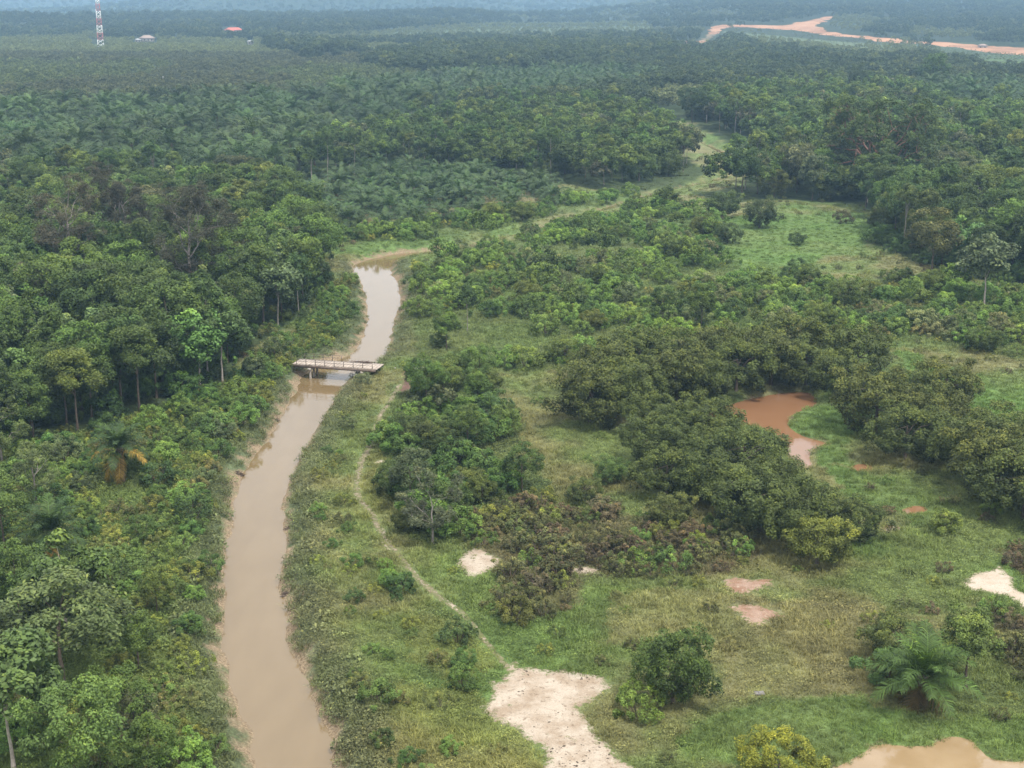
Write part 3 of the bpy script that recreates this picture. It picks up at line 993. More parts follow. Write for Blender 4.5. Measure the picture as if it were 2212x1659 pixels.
def house(px, py, L, W, hw_, hr, roof, label, rz=0.0, wing=False):
    p = drop(px, py)
    h = link('house', None, None, tuple(p), rz)
    tag(h, label, 'house', 'houses among the far trees')
    link('wall', MB().box((0, 0, hw_ / 2 - 0.3), (L, W, hw_ + 0.6)).mesh('wall', M_WALL), h)

    def hip(cx, cy_, l, w, z, r):
        a, b = l / 2 + 0.8, w / 2 + 0.8
        k = max(a - b, 0.3)
        V = [(-a, -b, z), (a, -b, z), (a, b, z), (-a, b, z), (-k, 0, z + r), (k, 0, z + r), (-a, -b, z - .25), (a, -b, z - .25), (a, b, z - .25), (-a, b, z - .25)]
        V = np.array(V) + np.array([cx, cy_, 0])
        return V, [[0, 1, 5, 4], [2, 3, 4, 5], [0, 6, 7, 1], [1, 7, 8, 2], [2, 8, 9, 3], [3, 9, 6, 0], [9, 8, 7, 6]], [[1, 2, 5], [3, 0, 4]]
    V, Q, T = hip(0, 0, L, W, hw_ + 0.26, hr)
    link('roof', mesh_np('roof', V, [np.array(Q), np.array(T)], roof), h)
    if wing:
        link('wing_wall', MB().box((-L * 0.1, -W * 0.8, hw_ / 2 - 0.5), (L * 0.32, W * 0.6, hw_ - 0.2)).mesh('wing_wall', M_WALL), h)
        V, Q, T = hip(-L * 0.1, -W * 0.8, L * 0.32, W * 0.7, hw_ - 0.5, hr * 0.6)
        link('wing_roof', mesh_np('wing_roof', V, [np.array(Q), np.array(T)], roof), h)
    n = max(2, int(L / 3.2))
    for i in range(n):
        link('window', MB().box(((i + 0.5) * L / n - L / 2, -W / 2 - 0.01, hw_ * 0.55), (1.1, 0.12, 1.2)).mesh('window', M_GLASS), h)


house(505, 71, 21, 9, 3.4, 3.0, M_RROOF, 'house with a bright red hipped roof', 0.05, True)
house(318, 90, 15, 9, 3.6, 3.0, M_BROOF, 'beige-roofed house near the radio mast', 0.1)
house(298, 92, 6, 5, 3.0, 1.0, M_WROOF, 'little white-roofed outbuilding beside the beige-roofed house', 0.3)
house(541, 97, 5, 5, 3.5, 1.0, M_WROOF, 'small white-roofed house below the red-roofed one', 0.4)
house(358, 184, 3, 2.6, 4.4, 0.8, M_WROOF, 'tiny white hut in the greyish wood before the plantation', 0.2)
house(2122, 106, 8, 5, 3.2, 1.4, M_BROOF, 'pale shed beside the orange earthworks', -0.2)

# ------------------------------------------------------------------ plant building blocks
Zup = np.array([0, 0, 1.0])


def unit(v):
    return v / (np.linalg.norm(v, axis=-1, keepdims=True) + 1e-9)


def leaf_quads(c, n, size, aspect, r, droop=0.25):
    """rhombic leaves: centres c, normals n"""
    N = len(c)
    a = unit(np.cross(n, r.normal(size=(N, 3))))
    b = np.cross(n, a)
    sz = (size * r.uniform(0.65, 1.35, N))[:, None]
    tip = c + a * sz * 0.5 - Zup * sz * droop * 0.5
    V = np.stack([c - a * sz * 0.5, c + b * sz * aspect * 0.5, tip, c - b * sz * aspect * 0.5], 1).reshape(-1, 3)
    F = np.arange(4 * N).reshape(N, 4)
    return V, F


def clump(r, centers, rad, n_sub, n_leaf, size, aspect=0.5, up=0.55, out=0.6, lv_shift=0.0, subr=0.5, spread=0.62, hfac=0.25):
    """two-level clumps of leaves round the given lobe centres -> V, F, lv"""
    centers = np.asarray(centers, float)
    rad = np.broadcast_to(np.asarray(rad, float), (len(centers),))
    mid = centers.mean(0)
    od = unit((centers - mid) * (1, 1, 1.0) + Zup * 0.3)
    d = unit(r.normal(size=(len(centers), n_sub, 3)) + od[:, None] * 0.8 + Zup * 0.25)
    sc = centers[:, None] + d * (rad * spread)[:, None, None] * r.uniform(0.6, 1.1, (len(centers), n_sub, 1))
    sr = np.repeat(rad[:, None] * subr, n_sub, 1) * r.uniform(0.75, 1.25, (len(centers), n_sub))
    slv = r.normal(0, 0.10, (len(centers), 1)) + r.normal(0, 0.10, (len(centers), n_sub))
    od2 = unit(sc - mid)
    sc, sr, slv, od2 = sc.reshape(-1, 3), sr.ravel(), slv.ravel(), od2.reshape(-1, 3)
    e = unit(r.normal(size=(len(sc), n_leaf, 3)) + Zup * up + od2[:, None] * out)
    q = r.uniform(0.62, 1.05, (len(sc), n_leaf, 1))
    P = sc[:, None] + e * sr[:, None, None] * q * np.array([1, 1, 0.8])
    nn = unit(e * 0.6 + Zup * 0.55 + r.normal(size=e.shape) * 0.42)
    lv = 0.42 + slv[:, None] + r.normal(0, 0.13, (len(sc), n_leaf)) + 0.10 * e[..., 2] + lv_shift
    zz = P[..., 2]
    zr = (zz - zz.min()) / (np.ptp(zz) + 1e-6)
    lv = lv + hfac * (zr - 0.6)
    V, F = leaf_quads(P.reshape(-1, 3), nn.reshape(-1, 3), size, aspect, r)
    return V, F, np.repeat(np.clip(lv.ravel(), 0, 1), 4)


def ellip(r, n, a, c, zc, lo=-0.35, q0=0.55, q1=0.85, squash=1.0):
    i = np.arange(n) + 0.5
    z = 1 - (1 - lo) * i / n
    ph = i * 2.39996 + r.uniform(0, 6)
    s_ = np.sqrt(np.maximum(1 - z * z, 0))
    d = np.stack([np.cos(ph) * s_, np.sin(ph) * s_, z], 1) + r.normal(0, 0.14, (n, 3))
    lump = 1 + 0.35 * (fbm(np.cos(ph) * 1.3 + 5, z * 1.3 + np.sin(ph) * 1.1, int(r.integers(1000)), 2) - 0.5) * 2
    return d * np.array([a, a, c]) * (r.uniform(q0, q1, n) * lump)[:, None] + (0, 0, zc)


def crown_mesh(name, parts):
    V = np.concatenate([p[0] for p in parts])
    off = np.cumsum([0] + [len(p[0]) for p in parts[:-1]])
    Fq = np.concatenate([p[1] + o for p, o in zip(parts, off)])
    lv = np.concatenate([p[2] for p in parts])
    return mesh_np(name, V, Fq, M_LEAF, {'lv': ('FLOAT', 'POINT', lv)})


def trunk_mesh(r, h, rad, tips, mat, fork=0.55, lean=0.04, sides=6):
    m = MB()
    n = 7
    t = np.linspace(0, 1, n)
    ax, ay = r.normal(0, lean, 2) * h
    pts = np.stack([ax * t ** 1.5 + r.normal(0, 0.012 * h, n) * t, ay * t ** 1.5 + r.normal(0, 0.012 * h, n) * t, h * t - 0.4 * (t == 0)], 1)
    rr = rad * (1 - 0.65 * t) * (1 + 0.5 * (t == 0))
    m.tube(pts, rr, sides)
    for tp in tips:
        f = r.uniform(fork, 0.98)
        s0 = np.array([np.interp(f, t, pts[:, k]) for k in range(3)])
        e = np.array(tp)
        md = s0 + (e - s0) * 0.5 + np.array([0, 0, 0.10 * np.linalg.norm(e - s0)]) + r.normal(0, 0.05, 3) * np.linalg.norm(e - s0)
        rb = rad * (1 - 0.65 * f) * 0.6
        m.tube([s0, s0 + (md - s0) * 0.5 + r.normal(0, .02, 3), md, e], [rb, rb * 0.8, rb * 0.6, rb * 0.2], max(4, sides - 1))
    return m.mesh('trunk', mat, True)


def branchy(r, h, rad, levels, spread, n0=6, ratio=0.62, start=0.5, upb=0.35, mat=None, sides=5, L0=None, lean=0.03):
    """trunk with forking limbs; returns mesh and the tip points"""
    m = MB()
    t = np.linspace(0, 1, 8)
    ax, ay = r.normal(0, lean, 2) * h
    pts = np.stack([ax * t ** 1.4 + r.normal(0, 0.01 * h, 8) * t, ay * t ** 1.4 + r.normal(0, 0.01 * h, 8) * t, h * t - 0.5 * (t == 0)], 1)
    m.tube(pts, rad * (1 - 0.6 * t) * (1 + 0.4 * (t == 0)), sides + 1)
    tips = []

    def grow_(p, d, L, q, lev):
        k = p + d * L * 0.5 + r.normal(0, 0.09, 3) * L
        e = p + d * L + r.normal(0, 0.10, 3) * L + Zup * 0.05 * L
        m.tube([p, k, e], [q, q * 0.8, q * 0.6], sides if lev > 1 else 4)
        if lev == 0:
            tips.append(e)
            return
        for _ in range(int(r.integers(2, 4))):
            nd = unit(d + r.normal(0, 0.55, 3) + Zup * upb * 0.4)
            grow_(e, nd, L * ratio * r.uniform(0.75, 1.2), q * 0.6, lev - 1)
        tips.append(k)
    for i in range(n0):
        f = r.uniform(start, 1.0)
        s0 = np.array([np.interp(f, t, pts[:, k]) for k in range(3)])
        a = i * 2.4 + r.uniform(-.4, .4)
        d = unit(np.array([math.cos(a) * spread, math.sin(a) * spread, upb + 0.5 * f]))
        grow_(s0, d, (L0 or h * 0.28) * r.uniform(0.8, 1.15), rad * (1 - 0.6 * f) * 0.55, levels)
    return m.mesh('trunk', mat, True), np.array(tips)


PROTO = {}        # kind -> list of (parts: [(part name, mesh, leafy)])


def reg(kind, *parts):
    PROTO.setdefault(kind, []).append(parts)


def make_bushy(kind, a, c, zc, n_l, lr, n_s, n_lf, size, th, tr, seed, mat=M_BARK, aspect=0.5, lo=-0.35, **kw):
    r = np.random.default_rng(seed)
    ctr = ellip(r, n_l, a, c, zc, lo)
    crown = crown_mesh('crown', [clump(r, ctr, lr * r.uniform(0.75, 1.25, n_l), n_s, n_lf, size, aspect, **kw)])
    tips = ctr[r.choice(n_l, min(6, n_l), False)]
    reg(kind, ('trunk', trunk_mesh(r, th, tr, tips, mat), False), ('crown', crown, True))


for k in range(4):      # ordinary woodland broadleaf, 9-12 m
    make_bushy('broadleaf_tree', 3.1 + 0.3 * k, 3.1 + 0.3 * (k % 2), 6.3 + 0.5 * k, 18, 1.45, 7, 72, 0.30, 6.6 + .4 * k, 0.17, 100 + k, lo=-0.7)
for k in range(3):      # low dense domes, leaves down to the ground
    make_bushy('dense_tree', 4.1 + 0.3 * k, 3.0, 3.5, 40, 1.4, 7, 60, 0.27, 4.4, 0.24, 120 + k, lo=-0.8, up=0.6, hfac=0.38)
for k in range(3):      # large soft pale leaves
    make_bushy('large_leaf_tree', 2.9, 2.6, 5.6 + .5 * k, 17, 1.5, 6, 56, 0.40, 5.6, 0.14, 140 + k, M_BARK_PALE, aspect=0.62, lo=-0.5, up=0.7)
for k in range(3):      # slim pole trees
    make_bushy('slender_tree', 1.9, 2.5, 9.5 + k, 13, 1.15, 6, 60, 0.30, 9.4 + k, 0.12, 160 + k, M_BARK_GREY, lo=-0.5)
for k in range(2):      # fine feathery trees, limbs show
    r = np.random.default_rng(180 + k)
    me, tips = branchy(r, 5.2, 0.16, 2, 0.9, 7, 0.62, 0.35, 0.5, M_BARK_GREY, L0=2.0)
    reg('feathery_tree', ('trunk', me, False), ('crown', crown_mesh('crown', [clump(r, tips, 0.80, 5, 44, 0.20, 0.45, up=0.8, hfac=0.15)]), True))
for k in range(3):      # tall emergents with a thin greyish crown, bare pale limbs
    r = np.random.default_rng(200 + k)
    me, tips = branchy(r, 15.0, 0.34, 3, 0.95, 11, 0.66, 0.42, 0.42, M_BARK_GREY, L0=3.0, lean=0.02)
    sel = tips[r.random(len(tips)) < (0.9, 0.5, 0.92)[k]]
    reg('tall_tree', ('trunk', me, False), ('crown', crown_mesh('crown', [clump(r, sel, 1.1, 5, 40, 0.20, 0.45, up=0.5, hfac=0.05)]), True))
for k in range(2):      # flat-topped, in storeys
    r = np.random.default_rng(220 + k)
    ctr = []
    for lev, (z, rr) in enumerate(((8.0, 4.6), (9.6, 4.2), (11.0, 3.0), (12.0, 1.6))):
        for q in range(9 if lev < 2 else 6 if lev == 2 else 3):
            a_, d_ = q * 2.4 + lev, rr * math.sqrt((q + 0.5) / 9)
            ctr.append((math.cos(a_) * d_, math.sin(a_) * d_, z - 0.06 * d_ * d_ + r.normal(0, .15)))
    ctr = np.array(ctr)
    v = clump(r, ctr * (1, 1, 1), 1.15, 5, 44, 0.34, 0.5, up=1.2, hfac=0.2)
    reg('umbrella_tree', ('trunk', trunk_mesh(r, 9.5, 0.3, ctr[::3], M_BARK_GREY, 0.5), False), ('crown', crown_mesh('crown', [v]), True))
# one great spreading tree
r = np.random.default_rng(240)
me, tips = branchy(r, 8.0, 0.8, 3, 1.25, 12, 0.7, 0.4, 0.5, M_BARK_RED, 6, 5.2)
reg('spreading_tree', ('trunk', me, False), ('crown', crown_mesh('crown', [clump(r, tips[r.random(len(tips)) < 0.8], 1.5, 5, 40, 0.36, 0.5, up=0.9, hfac=0.2)]), True))


def make_shrub(kind, a, c, n_l, lr, n_s, n_lf, size, seed, mat=M_BARK, aspect=0.5, **kw):
    r = np.random.default_rng(seed)
    ctr = ellip(r, n_l, a, c, c * 0.72, -0.55, 0.5, 0.85)
    crown = crown_mesh('foliage', [clump(r, ctr, lr * r.uniform(0.7, 1.3, n_l), n_s, n_lf, size, aspect, **kw)])
    m = MB()
    for q in range(5):
        e = ctr[q % n_l]
        m.tube([(r.normal(0, .08), r.normal(0, .08), -0.25), e * 0.5 + r.normal(0, .06, 3), e], [0.05, 0.04, 0.012], 4)
    reg(kind, ('stem', m.mesh('stem', mat), False), ('foliage', crown, True))


for k in range(4):
    make_shrub('bush', 1.75 + 0.2 * k, 1.5 + 0.15 * (k % 3), 15, 0.72, 6, 56, 0.185, 300 + k)
for k in range(3):
    make_shrub('low_shrub', 1.3 + .2 * k, 0.8, 11, 0.5, 5, 46, 0.145, 320 + k, aspect=0.4, up=0.8)
for k in range(3):
    make_shrub('scrub_bush', 1.1 + .15 * k, 0.85, 13, 0.42, 5, 40, 0.13, 340 + k, M_TWIG, aspect=0.5, hfac=0.35)

# ---- oil palms


def frond(r, L, elev, n_pair, wid, curve=1.0, hang=0.0):
    """one frond growing along +x from the origin: leaf quads and rachis"""
    n = 9
    t = np.linspace(0, 1, n)
    ang = elev - curve * (0.25 * t + 0.95 * t ** 2.0) - hang * t
    dx, dz = np.cos(ang), np.sin(ang)
    st = L / (n - 1)
    x = np.concatenate([[0], np.cumsum(dx[:-1] * st)])
    z = np.concatenate([[0], np.cumsum(dz[:-1] * st)])
    yb = 0.10 * L * t ** 2 * r.normal(0, 0.6)
    pts = np.stack([x, np.full(n, 0) + yb, z], 1)
    V, F, lv = [], [], []
    nn = 0
    for i in range(n - 1):
        w0, w1 = 0.07 * (1 - t[i] * 0.8), 0.07 * (1 - t[i + 1] * 0.8)
        V += [pts[i] + (0, -w0, 0), pts[i] + (0, w0, 0), pts[i + 1] + (0, w1, 0), pts[i + 1] + (0, -w1, 0)]
        F.append([nn, nn + 1, nn + 2, nn + 3])
        lv += [0.62] * 4
        nn += 4
    for j in range(n_pair):
        q = 0.14 + 0.86 * (j + 0.5) / n_pair
        p = np.array([np.interp(q, t, pts[:, k]) for k in range(3)])
        a_ = float(np.interp(q, t, ang))
        fw = np.array([math.cos(a_), 0, math.sin(a_)])
        upv = np.array([-math.sin(a_), 0, math.cos(a_)])
        ll = 0.215 * L * (0.35 + 1.2 * math.sin(math.pi * (0.12 + 0.83 * q) ** 0.9)) * 0.82
        for sg in (-1, 1):
            d = unit(np.array([0, sg, 0]) * 0.95 + fw * (0.45 + 0.5 * q) + upv * r.normal(0.22, 0.22))
            e1 = p + d * ll * 0.55
            e2 = p + d * ll - Zup * ll * r.uniform(0.18, 0.42)
            wv = fw * wid * 0.5
            V += [p - wv * 0.6, p + wv * 0.6, e1 + wv, e1 - wv, e2]
            F.append([nn, nn + 1, nn + 2, nn + 3])
            lvv = np.clip(0.40 + r.normal(0, 0.15), 0, 1)
            lv += [lvv] * 5
            F.append([nn + 3, nn + 2, nn + 4, nn + 4])
            nn += 5
    return np.array(V), F, np.array(lv)


def quads_tris(F):
    q = [f for f in F if f[2] != f[3]]
    t = [f[:3] for f in F if f[2] == f[3]]
    return [np.array(q), np.array(t)]


def palm_crown(r, L, nf, n_pair, wid, top, e0=80, e1=-25):
    Vs, Fs, lvs, off = [], [], [], 0
    for i in range(nf):
        u = (i + 0.5) / nf
        el = R(e0 + (e1 - e0) * u ** 0.9) + r.normal(0, 0.07)
        V, F_, lv = frond(r, L * r.uniform(0.85, 1.08) * (0.75 + 0.25 * min(1, u * 3)), el, n_pair, wid, 0.9 + 0.5 * u, 0.25 * u)
        a_ = i * 2.39996 + r.normal(0, 0.1)
        c_, s_ = math.cos(a_), math.sin(a_)
        V = np.stack([V[:, 0] * c_ - V[:, 1] * s_ + c_ * 0.2, V[:, 0] * s_ + V[:, 1] * c_ + s_ * 0.2, V[:, 2] + top], 1)
        Vs.append(V)
        Fs += [[a + off for a in f] for f in F_]
        lvs.append(np.clip(lv + (0.12 if u < 0.15 else 0) + r.normal(0, 0.05), 0, 1))
        off += len(V)
    return mesh_np('fronds', np.concatenate(Vs), quads_tris(Fs), M_LEAF, {'lv': ('FLOAT', 'POINT', np.concatenate(lvs))})


def palm_trunk(r, h, rad):
    t = np.linspace(0, 1, 14)
    rr = rad * (1 + 0.28 * (np.arange(14) % 2)) * (1.15 - 0.15 * t)
    rr[-1] = rad * 0.5
    return MB().tube(np.stack([0.15 * t ** 2, 0 * t, (h + 0.5) * t - 0.4 * (t == 0)], 1), rr, 8).mesh('trunk', M_BARK, False)


for k, h in enumerate((7.5, 5.5, 6.5, 2.2)):
    r = np.random.default_rng(400 + k)
    reg('oil_palm', ('trunk', palm_trunk(r, h, 0.32), False), ('fronds', palm_crown(r, 6.2, 26, 17, 0.22, h), True))
for k in range(2):
    r = np.random.default_rng(420 + k)
    reg('young_oil_palm', ('trunk', palm_trunk(r, 0.7, 0.3), False), ('fronds', palm_crown(r, 4.4, 26, 24, 0.13, 0.7, 82, 5), True))

# ---- light versions for the far mass
FARP = {}


def far_proto(kind, me):
    o = bpy.data.objects.new(kind, me)
    FARP.setdefault(kind, []).append(o)


for k in range(4):
    r = np.random.default_rng(500 + k)
    ctr = ellip(r, 11, 3.4, 3.0, 6.2 + 0.6 * k, -0.5)
    p1 = clump(r, ctr, 1.6, 6, 26, 0.56, 0.55, hfac=0.3)
    far_proto('tree', crown_mesh('far_tree', [p1]))
for k in range(2):
    r = np.random.default_rng(520 + k)
    far_proto('palm', palm_crown(r, 5.1, 20, 10, 0.26, 5.5))
for k in range(2):
    r = np.random.default_rng(540 + k)
    ctr = ellip(r, 9, 2.6, 2.2, 7.5, -0.4)
    far_proto('rubber', crown_mesh('far_rubber', [clump(r, ctr, 1.3, 5, 12, 0.6, 0.6, hfac=0.2)]))

# ------------------------------------------------------------------ planting
PHRASE = {'broadleaf_tree': 'broadleaf tree', 'dense_tree': 'dense domed tree', 'large_leaf_tree': 'large-leaved tree', 'slender_tree': 'slender tree', 'feathery_tree': 'feathery open tree',
          'tall_tree': 'tall tree', 'umbrella_tree': 'flat-topped tree', 'spreading_tree': 'spreading tree', 'bush': 'bush', 'low_shrub': 'low shrub', 'scrub_bush': 'scrub bush',
          'oil_palm': 'oil palm', 'young_oil_palm': 'young oil palm'}
CAT = {k: ('palm' if 'palm' in k else 'tree' if 'tree' in k else 'shrub') for k in PHRASE}
TINTS = {
    'broadleaf_tree': [('dark green', (0.038, 0.064, 0.019), 0.42), ('mid green', (0.052, 0.088, 0.023), 0.38), ('yellow-green', (0.080, 0.115, 0.030), 0.13), ('grey-green', (0.062, 0.075, 0.044), 0.07)],
    'dense_tree': [('olive green', (0.052, 0.072, 0.021), 0.6), ('dark olive', (0.040, 0.060, 0.019), 0.4)],
    'large_leaf_tree': [('pale grey-green', (0.064, 0.094, 0.046), 0.4), ('fresh green', (0.058, 0.105, 0.036), 0.6)],
    'slender_tree': [('mid green', (0.052, 0.092, 0.032), 0.65), ('yellow-green', (0.082, 0.115, 0.034), 0.35)],
    'feathery_tree': [('soft green', (0.070, 0.102, 0.044), 0.6), ('greyish green', (0.078, 0.092, 0.055), 0.4)],
    'tall_tree': [('grey-brown', (0.062, 0.060, 0.042), 1.0)],
    'umbrella_tree': [('green', (0.060, 0.098, 0.036), 1.0)],
    'spreading_tree': [('green', (0.050, 0.086, 0.030), 1.0)],
    'bush': [('mid green', (0.056, 0.102, 0.030), 0.45), ('fresh green', (0.076, 0.128, 0.034), 0.3), ('dark green', (0.040, 0.074, 0.026), 0.2), ('greyish green', (0.075, 0.098, 0.052), 0.05)],
    'low_shrub': [('mid green', (0.068, 0.110, 0.032), 0.5), ('yellow-green', (0.105, 0.128, 0.034), 0.3), ('olive', (0.085, 0.092, 0.038), 0.2)],
    'scrub_bush': [('brownish', (0.080, 0.066, 0.044), 0.36), ('olive', (0.070, 0.080, 0.036), 0.64)],
    'oil_palm': [('dark green', (0.034, 0.061, 0.026), 1.0)],
    'young_oil_palm': [('green', (0.038, 0.072, 0.028), 1.0)],
}
LAND = [('the footbridge', 720, 785), ('the orange-brown pond', 1660, 890), ('the large sand patch', 1180, 1550), ('the yellow-fronded palm', 262, 1000), ('the lone round tree', 1450, 1480),
        ('the pale yellow-brown pond', 2000, 1630), ('the river bend', 810, 560), ('the great spreading tree', 1890, 400), ('the flat-topped tree', 2100, 480), ('the bright grass clearing', 1700, 530),
        ('the white sand patch', 2150, 1260), ('the pinkish soil patches', 1620, 1300), ('the pale-trunked tree', 527, 493), ('the tall bare-limbed tree', 155, 660),
        ('the radio mast', 213, 97), ('the dark far-channel tree', 1495, 270), ('the young palm clearing', 960, 400), ('the small sand patch', 1030, 1215)]
LMXY = np.array([drop(a, b)[:2] for _, a, b in LAND])
ONES = ['', 'first', 'second', 'third', 'fourth', 'fifth', 'sixth', 'seventh', 'eighth', 'ninth', 'tenth', 'eleventh', 'twelfth', 'thirteenth', 'fourteenth', 'fifteenth', 'sixteenth', 'seventeenth', 'eighteenth', 'nineteenth']
TENS = ['', '', 'twent', 'thirt', 'fort', 'fift', 'sixt', 'sevent', 'eight', 'ninet']


def nth(n):
    return ONES[n] if n < 20 else TENS[n // 10] + ('ieth' if n % 10 == 0 else 'y-' + ONES[n % 10])


ORD = ['nearest'] + [nth(q) + ' nearest' for q in range(2, 100)]

PLAN = []          # dicts: kind, x, y, scale, tint, adj, label, variant, zone
EXP = []


def put(kind, px, py, scale=1.0, tint=None, label=None, var=0, rz=None, sz=None):
    p = drop(px, py)
    EXP.append((p[0], p[1], (3.0 if CAT[kind] != 'shrub' else 1.4) * scale))
    if kind == 'spreading_tree':
        EXP[-1] = (p[0], p[1], 10.0)
    t = tint or TINTS[kind][0][1]
    PLAN.append(dict(kind=kind, x=p[0], y=p[1], z=p[2], s=scale, t=t, adj=TINTS[kind][0][0], label=label, v=var, zone='single', rz=rz if rz is not None else random.uniform(0, 6.28), sz=sz))


# single plants that stand out
put('tall_tree', 155, 668, 1.04, (0.056, 0.055, 0.042), 'tall tree with bare pale limbs and thin brownish crown', 1)
put('tall_tree', 268, 600, 1.0, (0.042, 0.044, 0.034), 'tall tree with broad brown-grey crown behind the bare-limbed one', 0)
put('tall_tree', 415, 700, 1.1, (0.040, 0.044, 0.035), 'tall grey-crowned tree with a straight bare trunk in the left wood', 2)
put('broadleaf_tree', 480, 752, 0.95, (0.048, 0.056, 0.034), 'dark grey-green tree at the foot of the tall grey-crowned tree', 1)
for a, b, sc_, lb in ((60, 590, 1.45, 'tall dark crown left of the bare-limbed tree'), (345, 640, 1.3, 'tall dark crown between the broad brown-grey crown and the straight bare trunk'), (470, 560, 1.35, 'tall dark crown behind the straight bare trunk'), (215, 760, 1.3, 'tall dark crown in front of the bare-limbed tree')):
    put('broadleaf_tree', a, b, sc_, (0.036, 0.056, 0.020), lb, random.randrange(4))
put('slender_tree', 527, 500, 1.0, (0.098, 0.122, 0.034), 'slender yellow-green tree with a forked white trunk', 0)
put('feathery_tree', 598, 492, 1.35, (0.070, 0.090, 0.042), 'sparse tree with pale limbs beside the white-trunked one', 1)
for a, b, sc_, lb in ((560, 612, 1.15, 'topmost of the large-leaved trees above the left bank'), (612, 655, 1.1, 'silvery large-leaved tree closest to the left bank'), (520, 565, 1.1, 'large-leaved tree left of the silvery one')):
    put('large_leaf_tree', a, b, sc_, (0.064, 0.096, 0.048), lb, random.randrange(3))
put('broadleaf_tree', 168, 930, 1.0, (0.078, 0.104, 0.028), 'yellowish green tree with pale limbs leaning over a dark gap', 2)
put('feathery_tree', 48, 735, 1.5, (0.072, 0.076, 0.050), 'dull grey-brown open tree at the edge of the left wood', 0)
put('feathery_tree', 80, 1090, 0.85, (0.085, 0.115, 0.050), 'soft green open tree with fine bare branches left of the yellow-fronded palm', 1)
put('feathery_tree', 5, 1000, 0.9, (0.080, 0.112, 0.045), 'soft green open tree behind the branching one at the left edge', 0)
put('large_leaf_tree', 150, 1400, 1.05, (0.056, 0.092, 0.030), 'large-leaved green tree behind the big grey-green tree', 0)
put('broadleaf_tree', 140, 1500, 1.0, (0.066, 0.094, 0.040), 'big grey-green tree with a bare grey trunk above the left bank', 1, sz=(1.25, 1.25, 0.95))
put('large_leaf_tree', 30, 1665, 1.1, (0.056, 0.092, 0.034), 'large-leaved dark tree in the lower left corner', 1)
put('broadleaf_tree', 165, 1740, 0.8, (0.070, 0.118, 0.036), 'light green bushy tree at the bottom left', 3)
for a, b, sc_, tt, lb in ((45, 1345, 0.7, (0.050, 0.086, 0.024), 'dark green tree at the left edge above the big grey-green tree'), (265, 1610, 0.55, (0.058, 0.096, 0.026), 'mid green rounded tree right of the light green tree at the bottom'),
                          (300, 1450, 0.5, (0.062, 0.098, 0.028), 'rounded green tree between the big grey-green tree and the left bank'), (10, 1190, 0.7, (0.066, 0.104, 0.030), 'yellowish green tree left of the dark blue-green palm'),
                          (340, 1330, 0.42, (0.074, 0.104, 0.028), 'small yellow-green tree on the left bank above the river bulge'), (330, 1700, 0.5, (0.060, 0.100, 0.026), 'rounded green tree at the bottom beside the left bank')):
    put('broadleaf_tree', a, b, sc_, tt, lb, random.randrange(4))
put('bush', 250, 1262, 1.25, (0.062, 0.100, 0.034), 'rounded green bush below the dark palm on the left bank', 1)
put('bush', 452, 1240, 0.7, None, 'small dark bush where the left bank swells', 2)
put('dense_tree', 1452, 1518, 0.78, (0.046, 0.076, 0.020), 'lone round dark green tree in the grass beside the sand', 0, sz=(0.74, 0.74, 0.9))
put('bush', 1378, 1545, 0.92, (0.098, 0.150, 0.034), 'light green bush with pale stems in front of the lone round tree', 1)
put('dense_tree', 1940, 1430, 0.62, (0.060, 0.082, 0.026), 'small dark dense tree behind the near right palm', 1)
put('broadleaf_tree', 2085, 1488, 0.7, (0.078, 0.115, 0.034), 'yellow-green leafy tree leaning over the near right palm', 0)
put('bush', 1915, 1470, 1.1, (0.060, 0.110, 0.036), 'green bush tucked beside the near right palm', 3)
put('dense_tree', 1680, 1705, 0.58, (0.125, 0.142, 0.024), 'bright yellow-green bushy tree at the bottom edge', 2)
put('bush', 2040, 1152, 0.95, (0.098, 0.135, 0.036), 'light green bush standing in the marsh grass', 0)
put('bush', 2142, 1112, 0.6, (0.090, 0.140, 0.034), 'small light green bush near the right edge of the marsh', 1)
put('feathery_tree', 935, 1175, 0.85, (0.070, 0.086, 0.056), 'grey-leaved tree with pale bare branches beside the footpath', 0)
put('umbrella_tree', 2100, 500, 1.05, (0.066, 0.104, 0.040), 'flat-topped tree with storeyed branches', 0)
put('large_leaf_tree', 2125, 668, 1.3, (0.072, 0.100, 0.056), 'large silvery-leaved tree on the right', 2)
put('broadleaf_tree', 2010, 615, 1.35, (0.066, 0.074, 0.030), 'tall dark tree with yellowish brown crown beside the silvery-leaved tree', 1)
put('spreading_tree', 1890, 418, 1.4, (0.042, 0.068, 0.023), 'great spreading tree with reddish limbs', 0)
put('broadleaf_tree', 2012, 218, 2.2, (0.050, 0.090, 0.030), 'huge round tree above the right-hand plantation', 2)
put('broadleaf_tree', 2095, 216, 1.3, (0.038, 0.060, 0.028), 'dark round tree right of the huge round tree', 0)
put('broadleaf_tree', 1495, 275, 1.45, (0.026, 0.048, 0.024), 'dark lone tree beside the far channel', 3)
put('broadleaf_tree', 1850, 232, 1.7, (0.036, 0.056, 0.030), 'dark columnar tree left of the huge round tree', 1, sz=(1.2, 1.2, 1.9))
put('slender_tree', 1010, 715, 0.62, (0.030, 0.056, 0.022), 'dark creeper-clad stump leaning in the scrub', 0)
put('bush', 1722, 530, 1.15, (0.048, 0.080, 0.028), 'round dark bush alone in the bright grass clearing', 0)
put('dense_tree', 1572, 525, 0.62, (0.044, 0.070, 0.026), 'dark dense bush at the left edge of the grass clearing', 2)
put('bush', 1820, 482, 1.15, (0.070, 0.070, 0.040), 'brownish round bush at the top of the grass clearing', 1)
put('bush', 1722, 592, 1.0, (0.050, 0.088, 0.030), 'dark bush below the grass clearing', 2)
put('dense_tree', 1640, 492, 1.0, (0.048, 0.070, 0.028), 'dense dark tree spreading over the top of the grass clearing', 0)
